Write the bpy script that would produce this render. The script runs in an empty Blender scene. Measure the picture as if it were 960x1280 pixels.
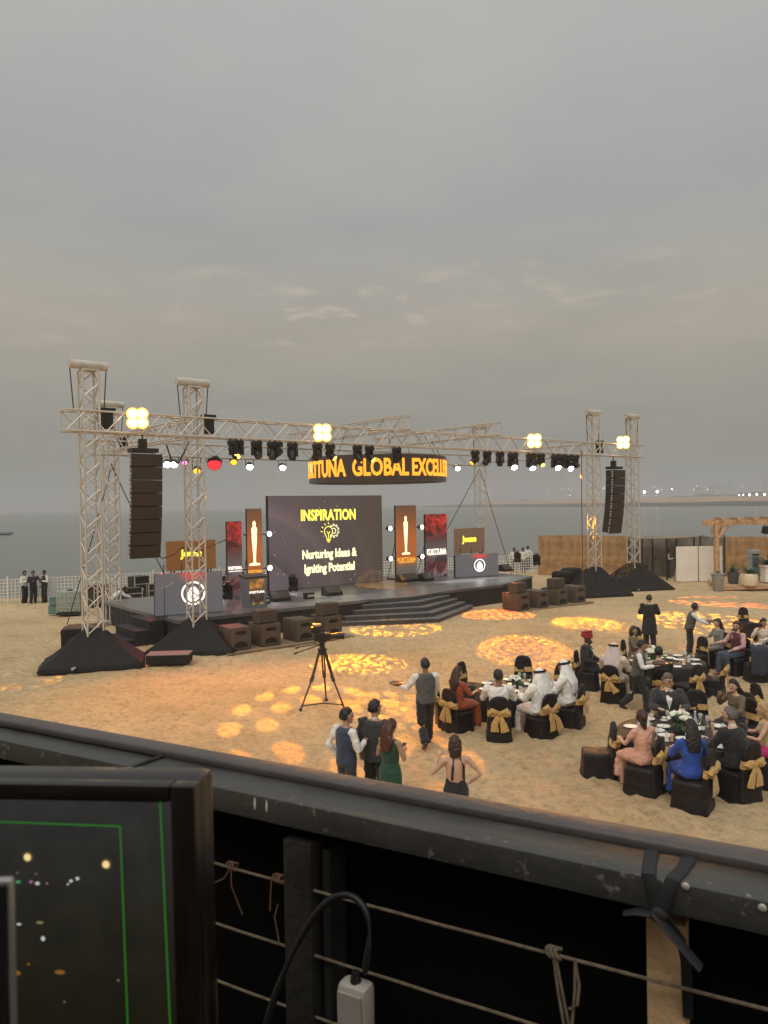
import bpy, bmesh, math, random
import numpy as np
from mathutils import Vector, Matrix, Euler
from mathutils.bvhtree import BVHTree

random.seed(7)
RNG = np.random.default_rng(7)
scene = bpy.context.scene
COL = scene.collection
R = math.radians
V3 = Vector

# ------------------------------------------------------------------ camera
F_PX, CAM_H = 960.0, 5.0            # focal length in photo pixels (960 wide), eye height over the sand
PITCH, ROLL = R(-0.5), R(-0.9)
_f = V3((0, math.cos(PITCH), math.sin(PITCH)))
_r0 = V3((1, 0, 0)); _u0 = _r0.cross(_f)
_r = _r0 * math.cos(ROLL) + _u0 * math.sin(ROLL)
_u = -_r0 * math.sin(ROLL) + _u0 * math.cos(ROLL)
EYE = V3((0, 0, CAM_H))
cam_d = bpy.data.cameras.new('camera')
cam_d.sensor_fit = 'VERTICAL'; cam_d.sensor_height = 36.0; cam_d.lens = 36.0 * F_PX / 1280.0
cam_d.clip_start = 0.05; cam_d.clip_end = 30000
cam = bpy.data.objects.new('camera', cam_d); COL.objects.link(cam)
cam.matrix_world = Matrix(((_r.x, _u.x, -_f.x, 0), (_r.y, _u.y, -_f.y, 0), (_r.z, _u.z, -_f.z, CAM_H), (0, 0, 0, 1)))
scene.camera = cam
cam_d.dof.use_dof = True; cam_d.dof.focus_distance = 26.0; cam_d.dof.aperture_fstop = 13.0

scene.render.engine = 'CYCLES'
scene.cycles.use_denoising = True
scene.cycles.max_bounces = 6; scene.cycles.diffuse_bounces = 3; scene.cycles.glossy_bounces = 3
scene.cycles.transmission_bounces = 4; scene.cycles.volume_bounces = 0; scene.cycles.transparent_max_bounces = 8
scene.cycles.sample_clamp_indirect = 4.0
scene.view_settings.view_transform = 'Standard'; scene.view_settings.look = 'None'
scene.view_settings.exposure = 0.0; scene.view_settings.gamma = 1.0

# ------------------------------------------------------------------ world: overcast dusk
SUN_EL, SUN_AZ = R(48), R(200)
world = bpy.data.worlds.new('World'); scene.world = world; world.use_nodes = True
wn, wl = world.node_tree.nodes, world.node_tree.links
wn.clear()
def N(tree, typ, **kw):
    n = tree.nodes.new(typ)
    for k, v in kw.items():
        if k.startswith('in_'):
            n.inputs[int(k[3:])].default_value = v
        else:
            setattr(n, k, v)
    return n
def ramp(tree, stops, interp='LINEAR'):
    n = tree.nodes.new('ShaderNodeValToRGB'); n.color_ramp.interpolation = interp
    e = n.color_ramp.elements
    while len(e) < len(stops): e.new(0.5)
    for i, (p, c) in enumerate(stops):
        e[i].position = p; e[i].color = (*c, 1) if len(c) == 3 else c
    return n
wt = world.node_tree
sky = N(wt, 'ShaderNodeTexSky', sky_type='NISHITA'); sky.sun_disc = False
sky.sun_elevation = R(12); sky.sun_rotation = SUN_AZ; sky.dust_density = 4; sky.air_density = 1.5
tc = N(wt, 'ShaderNodeTexCoord'); sep = N(wt, 'ShaderNodeSeparateXYZ'); wl.new(tc.outputs['Generated'], sep.inputs[0])
grad = ramp(wt, [(0.0, (.238, .240, .212)), (.09, (.300, .294, .262)), (.22, (.432, .390, .330)), (.34, (.408, .410, .396)), (.58, (.500, .508, .490)), (1.0, (.95, .95, .91))])
wl.new(sep.outputs['Z'], grad.inputs[0])
# clouds on a flat layer: direction divided by height
zz = N(wt, 'ShaderNodeMath', operation='ADD', in_1=0.06); wl.new(sep.outputs['Z'], zz.inputs[0])
zm = N(wt, 'ShaderNodeMath', operation='MAXIMUM', in_1=0.05); wl.new(zz.outputs[0], zm.inputs[0])
dx = N(wt, 'ShaderNodeMath', operation='DIVIDE'); wl.new(sep.outputs['X'], dx.inputs[0]); wl.new(zm.outputs[0], dx.inputs[1])
dy = N(wt, 'ShaderNodeMath', operation='DIVIDE'); wl.new(sep.outputs['Y'], dy.inputs[0]); wl.new(zm.outputs[0], dy.inputs[1])
cx = N(wt, 'ShaderNodeCombineXYZ'); wl.new(dx.outputs[0], cx.inputs[0]); wl.new(dy.outputs[0], cx.inputs[1])
n1 = N(wt, 'ShaderNodeTexNoise'); n1.inputs['Scale'].default_value = 0.9; n1.inputs['Detail'].default_value = 5; n1.inputs['Roughness'].default_value = .55
wl.new(cx.outputs[0], n1.inputs['Vector'])
r1 = ramp(wt, [(.30, (.90, .915, .93)), (.5, (1, 1, 1)), (.70, (1.09, 1.07, 1.04))]); wl.new(n1.outputs[0], r1.inputs[0])
m1 = N(wt, 'ShaderNodeMix', data_type='RGBA', blend_type='MULTIPLY'); m1.inputs[0].default_value = 1
wl.new(grad.outputs[0], m1.inputs[6]); wl.new(r1.outputs[0], m1.inputs[7])
n2 = N(wt, 'ShaderNodeTexNoise'); n2.inputs['Scale'].default_value = 4.2; n2.inputs['Detail'].default_value = 7; n2.inputs['Roughness'].default_value = .62; n2.inputs['Distortion'].default_value = .35
wl.new(cx.outputs[0], n2.inputs['Vector'])
r2 = ramp(wt, [(.54, (0, 0, 0)), (.68, (1, 1, 1))]); wl.new(n2.outputs[0], r2.inputs[0])
band = ramp(wt, [(.17, (0, 0, 0)), (.225, (1, 1, 1)), (.27, (1, 1, 1)), (.33, (0, 0, 0))]); wl.new(sep.outputs['Z'], band.inputs[0])
mw = N(wt, 'ShaderNodeMath', operation='MULTIPLY'); wl.new(r2.outputs[0], mw.inputs[0]); wl.new(band.outputs[0], mw.inputs[1])
n3 = N(wt, 'ShaderNodeTexNoise'); n3.inputs['Scale'].default_value = .55; n3.inputs['Detail'].default_value = 2; wl.new(cx.outputs[0], n3.inputs['Vector'])
r3 = ramp(wt, [(.36, (0, 0, 0)), (.52, (1, 1, 1))]); wl.new(n3.outputs[0], r3.inputs[0])
mw2 = N(wt, 'ShaderNodeMath', operation='MULTIPLY'); wl.new(mw.outputs[0], mw2.inputs[0]); wl.new(r3.outputs[0], mw2.inputs[1])
m2 = N(wt, 'ShaderNodeMix', data_type='RGBA'); wl.new(mw2.outputs[0], m2.inputs[0]); wl.new(m1.outputs[2], m2.inputs[6]); m2.inputs[7].default_value = (.56, .50, .40, 1)
bg1 = N(wt, 'ShaderNodeBackground'); wl.new(m2.outputs[2], bg1.inputs[0]); bg1.inputs[1].default_value = 1.0
bg2 = N(wt, 'ShaderNodeBackground'); wl.new(sky.outputs[0], bg2.inputs[0]); bg2.inputs[1].default_value = 0.05
bgm = N(wt, 'ShaderNodeMixShader'); bgm.inputs[0].default_value = 0.08
wl.new(bg1.outputs[0], bgm.inputs[1]); wl.new(bg2.outputs[0], bgm.inputs[2])
wo = N(wt, 'ShaderNodeOutputWorld'); wl.new(bgm.outputs[0], wo.inputs[0])

sun_d = bpy.data.lights.new('sun', 'SUN'); sun_d.energy = 1.5; sun_d.angle = R(50); sun_d.color = (1, .93, .84)
sun = bpy.data.objects.new('sun', sun_d); COL.objects.link(sun)
_sd = V3((math.sin(SUN_AZ) * math.cos(SUN_EL), math.cos(SUN_AZ) * math.cos(SUN_EL), math.sin(SUN_EL)))
sun.rotation_euler = _sd.to_track_quat('Z', 'Y').to_euler(); sun.location = (0, -20, 40)

# ------------------------------------------------------------------ survey helpers
TH = R(38.5)
UU = V3((math.cos(TH), math.sin(TH), 0)); VV = V3((-math.sin(TH), math.cos(TH), 0)); OO = V3((-6.67, 27.1, 0))
def ray(px, py): return _f + _r * ((px - 480) / F_PX) + _u * ((640 - py) / F_PX)
def G(px, py, z=0.0):                       # where the line of sight meets the level z
    d = ray(px, py); return EYE + d * ((z - CAM_H) / d.z)
def A(px, py, Y):                           # ... or the distance Y
    d = ray(px, py); return EYE + d * (Y / d.y)
def S(s, v, z=0.0): return OO + UU * s + VV * v + V3((0, 0, z))   # stage frame: s along the front, v to the back
def Sv(px, py, v):
    d = ray(px, py); t = (v - (EYE - OO).dot(VV)) / d.dot(VV); q = EYE + d * t - OO
    return q.dot(UU), q.dot(VV), q.z

# ------------------------------------------------------------------ materials
MATS = {}
def mat(name, col, rough=.6, metal=0., var=0., vscale=8., bump=0., bscale=40., spec=.5, emit=None, estr=0., coat=0., sheen=0., alpha=1., trans=0., obj=True):
    if name in MATS: return MATS[name]
    m = bpy.data.materials.new(name); m.use_nodes = True; t = m.node_tree
    b = t.nodes['Principled BSDF']
    b.inputs['Base Color'].default_value = (*col, 1); b.inputs['Roughness'].default_value = rough; b.inputs['Metallic'].default_value = metal
    b.inputs['Specular IOR Level'].default_value = spec
    if coat: b.inputs['Coat Weight'].default_value = coat
    if sheen: b.inputs['Sheen Weight'].default_value = sheen
    if trans: b.inputs['Transmission Weight'].default_value = trans
    if alpha < 1: b.inputs['Alpha'].default_value = alpha
    if emit: b.inputs['Emission Color'].default_value = (*emit, 1); b.inputs['Emission Strength'].default_value = estr
    if var or bump:
        co = N(t, 'ShaderNodeTexCoord')
    if var:
        n = N(t, 'ShaderNodeTexNoise'); n.inputs['Scale'].default_value = vscale; n.inputs['Detail'].default_value = 4
        t.links.new(co.outputs['Object'], n.inputs['Vector'])
        lo = tuple(max(0, c * (1 - var)) for c in col); hi = tuple(min(1, c * (1 + var)) for c in col)
        rp = ramp(t, [(.3, lo), (.7, hi)]); t.links.new(n.outputs[0], rp.inputs[0]); t.links.new(rp.outputs[0], b.inputs['Base Color'])
        mr = N(t, 'ShaderNodeMapRange'); mr.inputs[3].default_value = max(.03, rough - .12); mr.inputs[4].default_value = min(1, rough + .12)
        t.links.new(n.outputs[0], mr.inputs[0]); t.links.new(mr.outputs[0], b.inputs['Roughness'])
    if bump:
        n = N(t, 'ShaderNodeTexNoise'); n.inputs['Scale'].default_value = bscale; n.inputs['Detail'].default_value = 5
        t.links.new(co.outputs['Object'], n.inputs['Vector'])
        bp = N(t, 'ShaderNodeBump'); bp.inputs['Strength'].default_value = bump; bp.inputs['Distance'].default_value = .02
        t.links.new(n.outputs[0], bp.inputs['Height']); t.links.new(bp.outputs[0], b.inputs['Normal'])
    MATS[name] = m
    return m
def glow(name, col, strength):
    return mat(name, (.02, .02, .02), .4, emit=col, estr=strength)

M_ALU = mat('aluminium', (.60, .545, .48), .45, .35, var=.15, vscale=3)
M_ALUW = mat('pale_aluminium', (.55, .52, .46), .5, .3, var=.15, vscale=4)
M_BLACKM = mat('black_metal', (.018, .017, .017), .45, .2, var=.3, vscale=12)
M_BLACKC = mat('black_cloth', (.010, .009, .009), .75, var=.35, vscale=3, bump=.3, bscale=25, spec=.35)
M_CHAIR = mat('chair_spandex', (.010, .0065, .007), .55, var=.25, vscale=4, bump=.25, bscale=14, sheen=.03, spec=.35)
M_TCLOTH = mat('table_cloth', (.012, .010, .010), .6, var=.2, vscale=5, bump=.4, bscale=30)
M_GOLD = mat('gold_organza', (.50, .30, .085), .45, var=.3, vscale=25, bump=.6, bscale=50, sheen=.35)
M_WOODSUB = mat('speaker_brown', (.085, .060, .042), .6, var=.25, vscale=6, bump=.2, bscale=90)
M_GRILL = mat('speaker_grille', (.055, .042, .034), .7, var=.2, vscale=30, bump=.5, bscale=200)
M_STAGE = mat('stage_deck', (.125, .118, .115), .32, var=.35, vscale=1.5, bump=.1, bscale=10)
M_STEP = mat('stage_step', (.060, .058, .062), .45, var=.3, vscale=3)
M_SKIRT = mat('stage_skirt', (.016, .016, .018), .75, var=.3, vscale=2, bump=.4, bscale=20)
M_WHITE = mat('white_paint', (.74, .70, .62), .55, var=.08, vscale=3)
M_WALLW = mat('white_board', (.82, .76, .68), .55, var=.05, vscale=2)
M_BAMBOO = mat('bamboo', (.43, .255, .115), .6, var=.35, vscale=2.2, bump=.3, bscale=30)
M_NET = mat('grey_net', (.19, .165, .14), .85, var=.3, vscale=2.5, bump=.5, bscale=12)
M_TIMBER = mat('timber', (.50, .31, .165), .6, var=.25, vscale=5, bump=.3, bscale=40)
M_CABLE = mat('cable_black', (.012, .012, .013), .5)
M_SCONC = mat('planter_stone', (.30, .28, .25), .8, var=.15, bump=.4, bscale=30)
M_CREAM = mat('planter_cream', (.72, .60, .42), .6, var=.08)
M_TEAL = mat('teal_plastic', (.12, .22, .20), .5, var=.2)
M_LEAF = mat('leaf', (.05, .10, .035), .55, var=.4, vscale=9)
M_GLASS = mat('clear_glass', (.9, .95, .95), .05, trans=.9, spec=.5)
M_JUICE = mat('orange_juice', (.80, .34, .015), .3)
M_PLATE = mat('white_china', (.80, .79, .75), .25)
M_FLOWER = mat('white_petal', (.78, .78, .66), .6, var=.12, vscale=30)
M_BOTTLE = mat('green_bottle', (.02, .09, .03), .12, spec=.7)
M_RAIL = None
SKIN = {k: mat('skin_' + k, c, .55, var=.08, vscale=12) for k, c in dict(light=(.56, .34, .24), tan=(.40, .23, .15), brown=(.24, .125, .075)).items()}
M_EYE = mat('eye_dark', (.02, .015, .012), .3)
M_LIP = mat('lip', (.36, .12, .10), .5)
def cloth(name, c, sheen=.15, rough=.8): return mat('cloth_' + name, c, rough, var=.18, vscale=6, bump=.35, bscale=22, sheen=sheen)
HAIR = {k: mat('hair_' + k, c, .45, var=.35, vscale=30, bump=.5, bscale=60) for k, c in dict(black=(.010, .009, .009), brown=(.045, .022, .013), auburn=(.075, .020, .012), grey=(.11, .10, .09), blonde=(.42, .28, .13)).items()}

# ------------------------------------------------------------------ mesh builder
class MB:
    def __init__(s): s.v = []; s.f = []; s.m = []
    def add(s, vs, fs, mi=0):
        o = len(s.v); s.v.extend([tuple(p) for p in vs]); s.f.extend([tuple(i + o for i in f) for f in fs]); s.m.extend([mi] * len(fs)); return s
    def box(s, c, d, rot=None, mi=0, taper=1.0):
        x, y, z = d[0] / 2, d[1] / 2, d[2] / 2; c = V3(c)
        ps = [V3((sx * x * (taper if sz > 0 else 1), sy * y * (taper if sz > 0 else 1), sz * z)) for sz in (-1, 1) for sx, sy in ((-1, -1), (1, -1), (1, 1), (-1, 1))]
        if rot is not None: ps = [rot @ p for p in ps]
        return s.add([p + c for p in ps], [(3, 2, 1, 0), (4, 5, 6, 7), (0, 1, 5, 4), (1, 2, 6, 5), (2, 3, 7, 6), (3, 0, 4, 7)], mi)
    def bbox(s, c, d, b=.02, rot=None, mi=0):            # box with chamfered edges
        bm = bmesh.new(); bmesh.ops.create_cube(bm, size=1)
        for v in bm.verts: v.co = V3((v.co.x * d[0], v.co.y * d[1], v.co.z * d[2]))
        bmesh.ops.bevel(bm, geom=bm.edges[:], offset=b, segments=2, profile=.6, affect='EDGES')
        bm.verts.ensure_lookup_table(); c = V3(c)
        s.add([((rot @ v.co) if rot is not None else v.co) + c for v in bm.verts], [[v.index for v in f.verts] for f in bm.faces], mi); bm.free(); return s
    def loft(s, pts, rad, xax=None, n=10, mi=0, cap=True, power=2.0):
        pts = [V3(p) for p in pts]; o = len(s.v); vs = []
        for i, p in enumerate(pts):
            t = (pts[min(i + 1, len(pts) - 1)] - pts[max(i - 1, 0)])
            t = t.normalized() if t.length > 1e-9 else V3((0, 0, 1))
            if xax is None: a = t.cross(V3((0, 0, 1)) if abs(t.z) < .9 else V3((0, 1, 0)))
            else:
                a = V3(xax) - t * t.dot(V3(xax))
            a.normalize(); b = t.cross(a)
            r = rad[i]; rx, ry = (r, r) if isinstance(r, (int, float)) else r
            for k in range(n):
                q = 2 * math.pi * k / n; cc, ss = math.cos(q), math.sin(q)
                e = 2 / power
                vs.append(p + a * (rx * math.copysign(abs(cc) ** e, cc)) + b * (ry * math.copysign(abs(ss) ** e, ss)))
        fs = []
        for i in range(len(pts) - 1):
            for k in range(n):
                fs.append((i * n + k, i * n + (k + 1) % n, (i + 1) * n + (k + 1) % n, (i + 1) * n + k))
        if cap:
            fs.append(tuple(range(n - 1, -1, -1))); fs.append(tuple((len(pts) - 1) * n + k for k in range(n)))
        return s.add(vs, fs, mi)
    def cyl(s, p0, p1, r, n=10, mi=0, r1=None): return s.loft([p0, p1], [r, r if r1 is None else r1], n=n, mi=mi)
    def tube(s, pts, r, n=6, mi=0): return s.loft(pts, [r] * len(pts), n=n, mi=mi)
    def lathe(s, prof, c=(0, 0, 0), n=16, mi=0, sx=1, sy=1):
        vs = []; fs = []; m = len(prof)
        for (r, z) in prof:
            for k in range(n):
                q = 2 * math.pi * k / n; vs.append((c[0] + r * sx * math.cos(q), c[1] + r * sy * math.sin(q), c[2] + z))
        for i in range(m - 1):
            for k in range(n): fs.append((i * n + k, i * n + (k + 1) % n, (i + 1) * n + (k + 1) % n, (i + 1) * n + k))
        fs.append(tuple(range(n - 1, -1, -1))); fs.append(tuple((m - 1) * n + k for k in range(n)))
        return s.add(vs, fs, mi)
    def ball(s, c, r, n=10, m=7, mi=0, rot=None, fn=None):
        if isinstance(r, (int, float)): r = (r, r, r)
        vs = []; fs = []; c = V3(c)
        for i in range(m + 1):
            ph = math.pi * i / m
            for k in range(n):
                q = 2 * math.pi * k / n
                p = V3((math.sin(ph) * math.cos(q), math.sin(ph) * math.sin(q), math.cos(ph)))
                if fn: p = fn(p)
                p = V3((p.x * r[0], p.y * r[1], p.z * r[2]))
                vs.append(((rot @ p) if rot is not None else p) + c)
        for i in range(m):
            for k in range(n): fs.append((i * n + k, (i + 1) * n + k, (i + 1) * n + (k + 1) % n, i * n + (k + 1) % n))
        return s.add(vs, fs, mi)
    def prism(s, poly, z0, z1, mi=0):
        n = len(poly); ar = sum(poly[i][0] * poly[(i + 1) % n][1] - poly[(i + 1) % n][0] * poly[i][1] for i in range(n))
        if ar < 0: poly = poly[::-1]
        vs = [(x, y, z0) for x, y in poly] + [(x, y, z1) for x, y in poly]
        return s.add(vs, [tuple(range(n - 1, -1, -1)), tuple(range(n, 2 * n))] + [(i, (i + 1) % n, (i + 1) % n + n, i + n) for i in range(n)], mi)
    def mesh(s, name, mats, smooth=False, angle=None):
        me = bpy.data.meshes.new(name); me.from_pydata(s.v, [], s.f)
        for m in (mats if isinstance(mats, (list, tuple)) else [mats]): me.materials.append(m)
        if any(s.m): me.polygons.foreach_set('material_index', s.m)
        if smooth:
            me.polygons.foreach_set('use_smooth', [True] * len(me.polygons))
            if angle: me.set_sharp_from_angle(angle=R(angle))
        me.update(); return me
    def obj(s, name, mats, parent=None, smooth=False, angle=40, loc=None):
        return link(name, s.mesh(name, mats, smooth, angle), parent, loc)
def link(name, me, parent=None, loc=None):
    o = bpy.data.objects.new(name, me); COL.objects.link(o)
    if parent is not None: o.parent = parent
    if loc is not None: o.location = loc
    return o
def tag(o, label=None, cat=None, group=None, kind=None):
    if label: o['label'] = label
    if cat: o['category'] = cat
    if group: o['group'] = group
    if kind: o['kind'] = kind
    return o
def thing(name, label, cat, loc=(0, 0, 0), rz=0., group=None):
    o = bpy.data.objects.new(name, None); COL.objects.link(o); o.location = loc; o.rotation_euler = (0, 0, rz); o.empty_display_size = .1
    return tag(o, label, cat, group)
def copy_tree(o, parent=None):
    c = o.copy(); COL.objects.link(c); c.parent = parent
    for ch in list(o.children): copy_tree(ch, c)
    return c
def clone(o, loc, rz, label=None, group=None):
    c = copy_tree(o); c.location = loc; c.rotation_euler = (0, 0, rz)
    return tag(c, label, group=group)
_UC = {}
def bar(parent, name, p0, p1, r, m, base=V3((0, 0, 0)), n=6):     # a round bar as an object of its own, sharing one mesh per material
    key = (m.name, n)
    if key not in _UC: _UC[key] = MB().cyl((0, 0, 0), (0, 0, 1), 1, n=n).mesh('round_bar', m, True, 60)
    p0, p1 = V3(p0) - base, V3(p1) - base; d = p1 - p0
    o = link(name, _UC[key], parent)
    o.matrix_basis = Matrix.Translation(p0) @ d.to_track_quat('Z', 'Y').to_matrix().to_4x4() @ Matrix.Diagonal((r, r, d.length, 1))
    return o
def text_mesh(txt, size, m, extrude=.004, bold=0., align='CENTER', space=1.0):
    cu = bpy.data.curves.new('text', 'FONT'); cu.body = txt; cu.size = size; cu.extrude = extrude; cu.offset = bold; cu.align_x = align; cu.align_y = 'CENTER'
    cu.resolution_u = 3; cu.space_character = space
    o = bpy.data.objects.new('text', cu); COL.objects.link(o)
    dg = bpy.context.evaluated_depsgraph_get()
    me = bpy.data.meshes.new_from_object(o.evaluated_get(dg))
    bpy.data.objects.remove(o); bpy.data.curves.remove(cu)
    me.materials.clear(); me.materials.append(m); me.name = 'lettering'
    return me
FOLD = {}
def fold_texture(sc):
    if sc not in FOLD:
        tx = bpy.data.textures.new('fold', 'CLOUDS'); tx.noise_scale = sc; tx.noise_depth = 2; FOLD[sc] = tx
    return FOLD[sc]
def remesh(mb, name, m, voxel, smooth_it=4, factor=.5, fold=0., fscale=.09):
    me = mb.mesh(name, m)
    o = bpy.data.objects.new(name, me); COL.objects.link(o)
    md = o.modifiers.new('r', 'REMESH'); md.mode = 'VOXEL'; md.voxel_size = voxel; md.use_smooth_shade = True
    sm = o.modifiers.new('s', 'SMOOTH'); sm.iterations = smooth_it; sm.factor = factor
    if fold:
        dm = o.modifiers.new('d', 'DISPLACE'); dm.texture = fold_texture(fscale); dm.strength = fold; dm.mid_level = .42; dm.texture_coords = 'LOCAL'
    dg = bpy.context.evaluated_depsgraph_get()
    out = bpy.data.meshes.new_from_object(o.evaluated_get(dg))
    bpy.data.objects.remove(o); bpy.data.meshes.remove(me)
    out.materials.clear(); out.materials.append(m); out.name = name
    return out

# ================================================================== SETTING
# ---- sand: one sheet, dense where it is seen close, with footprints pressed into it
def sand_material():
    m = bpy.data.materials.new('sand'); m.use_nodes = True; t = m.node_tree; b = t.nodes['Principled BSDF']
    co = N(t, 'ShaderNodeTexCoord')
    def noise(sc, det=4, rough=.55):
        n = N(t, 'ShaderNodeTexNoise'); n.inputs['Scale'].default_value = sc; n.inputs['Detail'].default_value = det; n.inputs['Roughness'].default_value = rough
        t.links.new(co.outputs['Object'], n.inputs['Vector']); return n
    a = noise(.22, 5); c = noise(7, 8, .72); d = noise(60, 3); e = noise(1.3, 6, .7)
    ra = ramp(t, [(.30, (.61, .440, .250)), (.5, (.71, .525, .305)), (.72, (.79, .60, .37))]); t.links.new(a.outputs[0], ra.inputs[0])
    rc = ramp(t, [(.36, (.74, .72, .70)), (.50, (1, 1, 1)), (.64, (1.08, 1.08, 1.08))]); t.links.new(c.outputs[0], rc.inputs[0])
    mx = N(t, 'ShaderNodeMix', data_type='RGBA', blend_type='MULTIPLY'); mx.inputs[0].default_value = 1
    t.links.new(ra.outputs[0], mx.inputs[6]); t.links.new(rc.outputs[0], mx.inputs[7]); re = ramp(t, [(.36, (.88, .87, .86)), (.52, (1, 1, 1)), (.72, (1.05, 1.05, 1.05))]); t.links.new(e.outputs[0], re.inputs[0])
    mx2 = N(t, 'ShaderNodeMix', data_type='RGBA', blend_type='MULTIPLY'); mx2.inputs[0].default_value = 1; t.links.new(mx.outputs[2], mx2.inputs[6]); t.links.new(re.outputs[0], mx2.inputs[7]); t.links.new(mx2.outputs[2], b.inputs['Base Color'])
    b.inputs['Roughness'].default_value = .95; b.inputs['Specular IOR Level'].default_value = .15
    ad = N(t, 'ShaderNodeMath', operation='MULTIPLY_ADD', in_1=.35); t.links.new(d.outputs[0], ad.inputs[0]); t.links.new(c.outputs[0], ad.inputs[2])
    bp = N(t, 'ShaderNodeBump'); bp.inputs['Strength'].default_value = 1.0; bp.inputs['Distance'].default_value = .11
    t.links.new(ad.outputs[0], bp.inputs['Height']); t.links.new(bp.outputs[0], b.inputs['Normal'])
    return m
FA, FB = G(-40, 759), G(672, 716.5)         # the beach fence, end to end
FD = (FB - FA).normalized(); FN = V3((-FD.y, FD.x, 0))
def build_sand():
    xs = np.concatenate([[-400, -150, -70, -45, -32], np.arange(-24, -14, .5), np.arange(-14, 15, .09), np.arange(15, 30, .5), [34, 45, 70, 150, 400]])
    ys = np.concatenate([[-60, -20, 0, 5, 8], np.arange(9, 33, .09), np.arange(33, 48, .22), np.arange(48, 80, .8), [90]])
    X, Y = np.meshgrid(xs, ys); Z = np.zeros_like(X)
    for _ in range(26):                     # gentle undulation
        k = RNG.normal(0, .5, 2); Z += .011 * np.sin(k[0] * X + k[1] * Y + RNG.uniform(0, 6.3))
    def dent(cx, cy, a, L, W, dep):
        i0, i1 = np.searchsorted(xs, [cx - .4, cx + .4]); j0, j1 = np.searchsorted(ys, [cy - .4, cy + .4])
        if i1 - i0 < 4 or j1 - j0 < 4: return
        x, y = X[j0:j1, i0:i1] - cx, Y[j0:j1, i0:i1] - cy
        u, w = x * math.cos(a) + y * math.sin(a), -x * math.sin(a) + y * math.cos(a)
        q = (u / L) ** 2 + (w / W) ** 2
        Z[j0:j1, i0:i1] += -dep * np.exp(-q) + dep * .45 * np.exp(-(np.sqrt(q) - 1.7) ** 2 * 2.5)
    for _ in range(9000):
        dent(RNG.uniform(-14, 15), RNG.uniform(9, 33), RNG.uniform(0, 3.14), RNG.uniform(.10, .2), RNG.uniform(.06, .11), RNG.uniform(.010, .040))
    for _ in range(26):                     # walked trails
        p = np.array([RNG.uniform(-13, 14), RNG.uniform(10, 30)]); a = RNG.uniform(0, 6.3)
        for k in range(30):
            a += RNG.normal(0, .12); p = p + .36 * np.array([math.cos(a), math.sin(a)])
            sd = .09 if k % 2 else -.09
            dent(p[0] - sd * math.sin(a), p[1] + sd * math.cos(a), a, .14, .07, .042)
    for _ in range(9):                      # wheel and drag tracks
        p = np.array([RNG.uniform(-13, 10), RNG.uniform(12, 28)]); a = RNG.uniform(-.6, .9)
        for k in range(110):
            a += RNG.normal(0, .018); p = p + .13 * np.array([math.cos(a), math.sin(a)])
            for sd in (-.34, .34): dent(p[0] - sd * math.sin(a), p[1] + sd * math.cos(a), a, .16, .075, .018)
    D = (X - FA.x) * FN.x + (Y - FA.y) * FN.y
    D = np.where(X > FB.x, np.minimum(D, Y - FB.y), D)
    Z -= 3.2 * np.clip((D - 3) / 9, 0, 1) ** 1.0
    nx, ny = len(xs), len(ys)
    vs = np.stack([X.ravel(), Y.ravel(), Z.ravel()], 1)
    i = np.arange((ny - 1) * (nx - 1)); r, c = i // (nx - 1), i % (nx - 1)
    q = np.stack([r * nx + c, r * nx + c + 1, (r + 1) * nx + c + 1, (r + 1) * nx + c], 1)
    me = bpy.data.meshes.new('sand'); me.vertices.add(len(vs)); me.vertices.foreach_set('co', vs.ravel())
    me.loops.add(q.size); me.loops.foreach_set('vertex_index', q.ravel()); me.polygons.add(len(q))
    me.polygons.foreach_set('loop_start', np.arange(0, q.size, 4)); me.polygons.foreach_set('loop_total', np.full(len(q), 4)); me.polygons.foreach_set('use_smooth', np.ones(len(q), bool))
    me.update(calc_edges=True); me.validate(); me.materials.append(sand_material())
    tag(link('beach_sand', me), kind='structure')
build_sand()

# ---- sea
def sea_material():
    m = bpy.data.materials.new('sea_water'); m.use_nodes = True; t = m.node_tree; b = t.nodes['Principled BSDF']
    b.inputs['Base Color'].default_value = (.115, .130, .118, 1); b.inputs['Roughness'].default_value = .20; b.inputs['IOR'].default_value = 1.33
    co = N(t, 'ShaderNodeTexCoord'); mp = N(t, 'ShaderNodeMapping'); mp.inputs['Scale'].default_value = (.35, 1.0, 1); t.links.new(co.outputs['Object'], mp.inputs[0])
    n = N(t, 'ShaderNodeTexNoise'); n.inputs['Scale'].default_value = .55; n.inputs['Detail'].default_value = 7; n.inputs['Roughness'].default_value = .6; t.links.new(mp.outputs[0], n.inputs['Vector'])
    bp = N(t, 'ShaderNodeBump'); bp.inputs['Strength'].default_value = .36; bp.inputs['Distance'].default_value = .4
    t.links.new(n.outputs[0], bp.inputs['Height']); t.links.new(bp.outputs[0], b.inputs['Normal'])
    return m
SEA_Z = -1.3
tag(MB().add([(-5500, 40, SEA_Z), (5500, 40, SEA_Z), (5500, 8500, SEA_Z), (-5500, 8500, SEA_Z)], [(0, 1, 2, 3)]).obj('sea', sea_material()), kind='structure')

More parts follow.
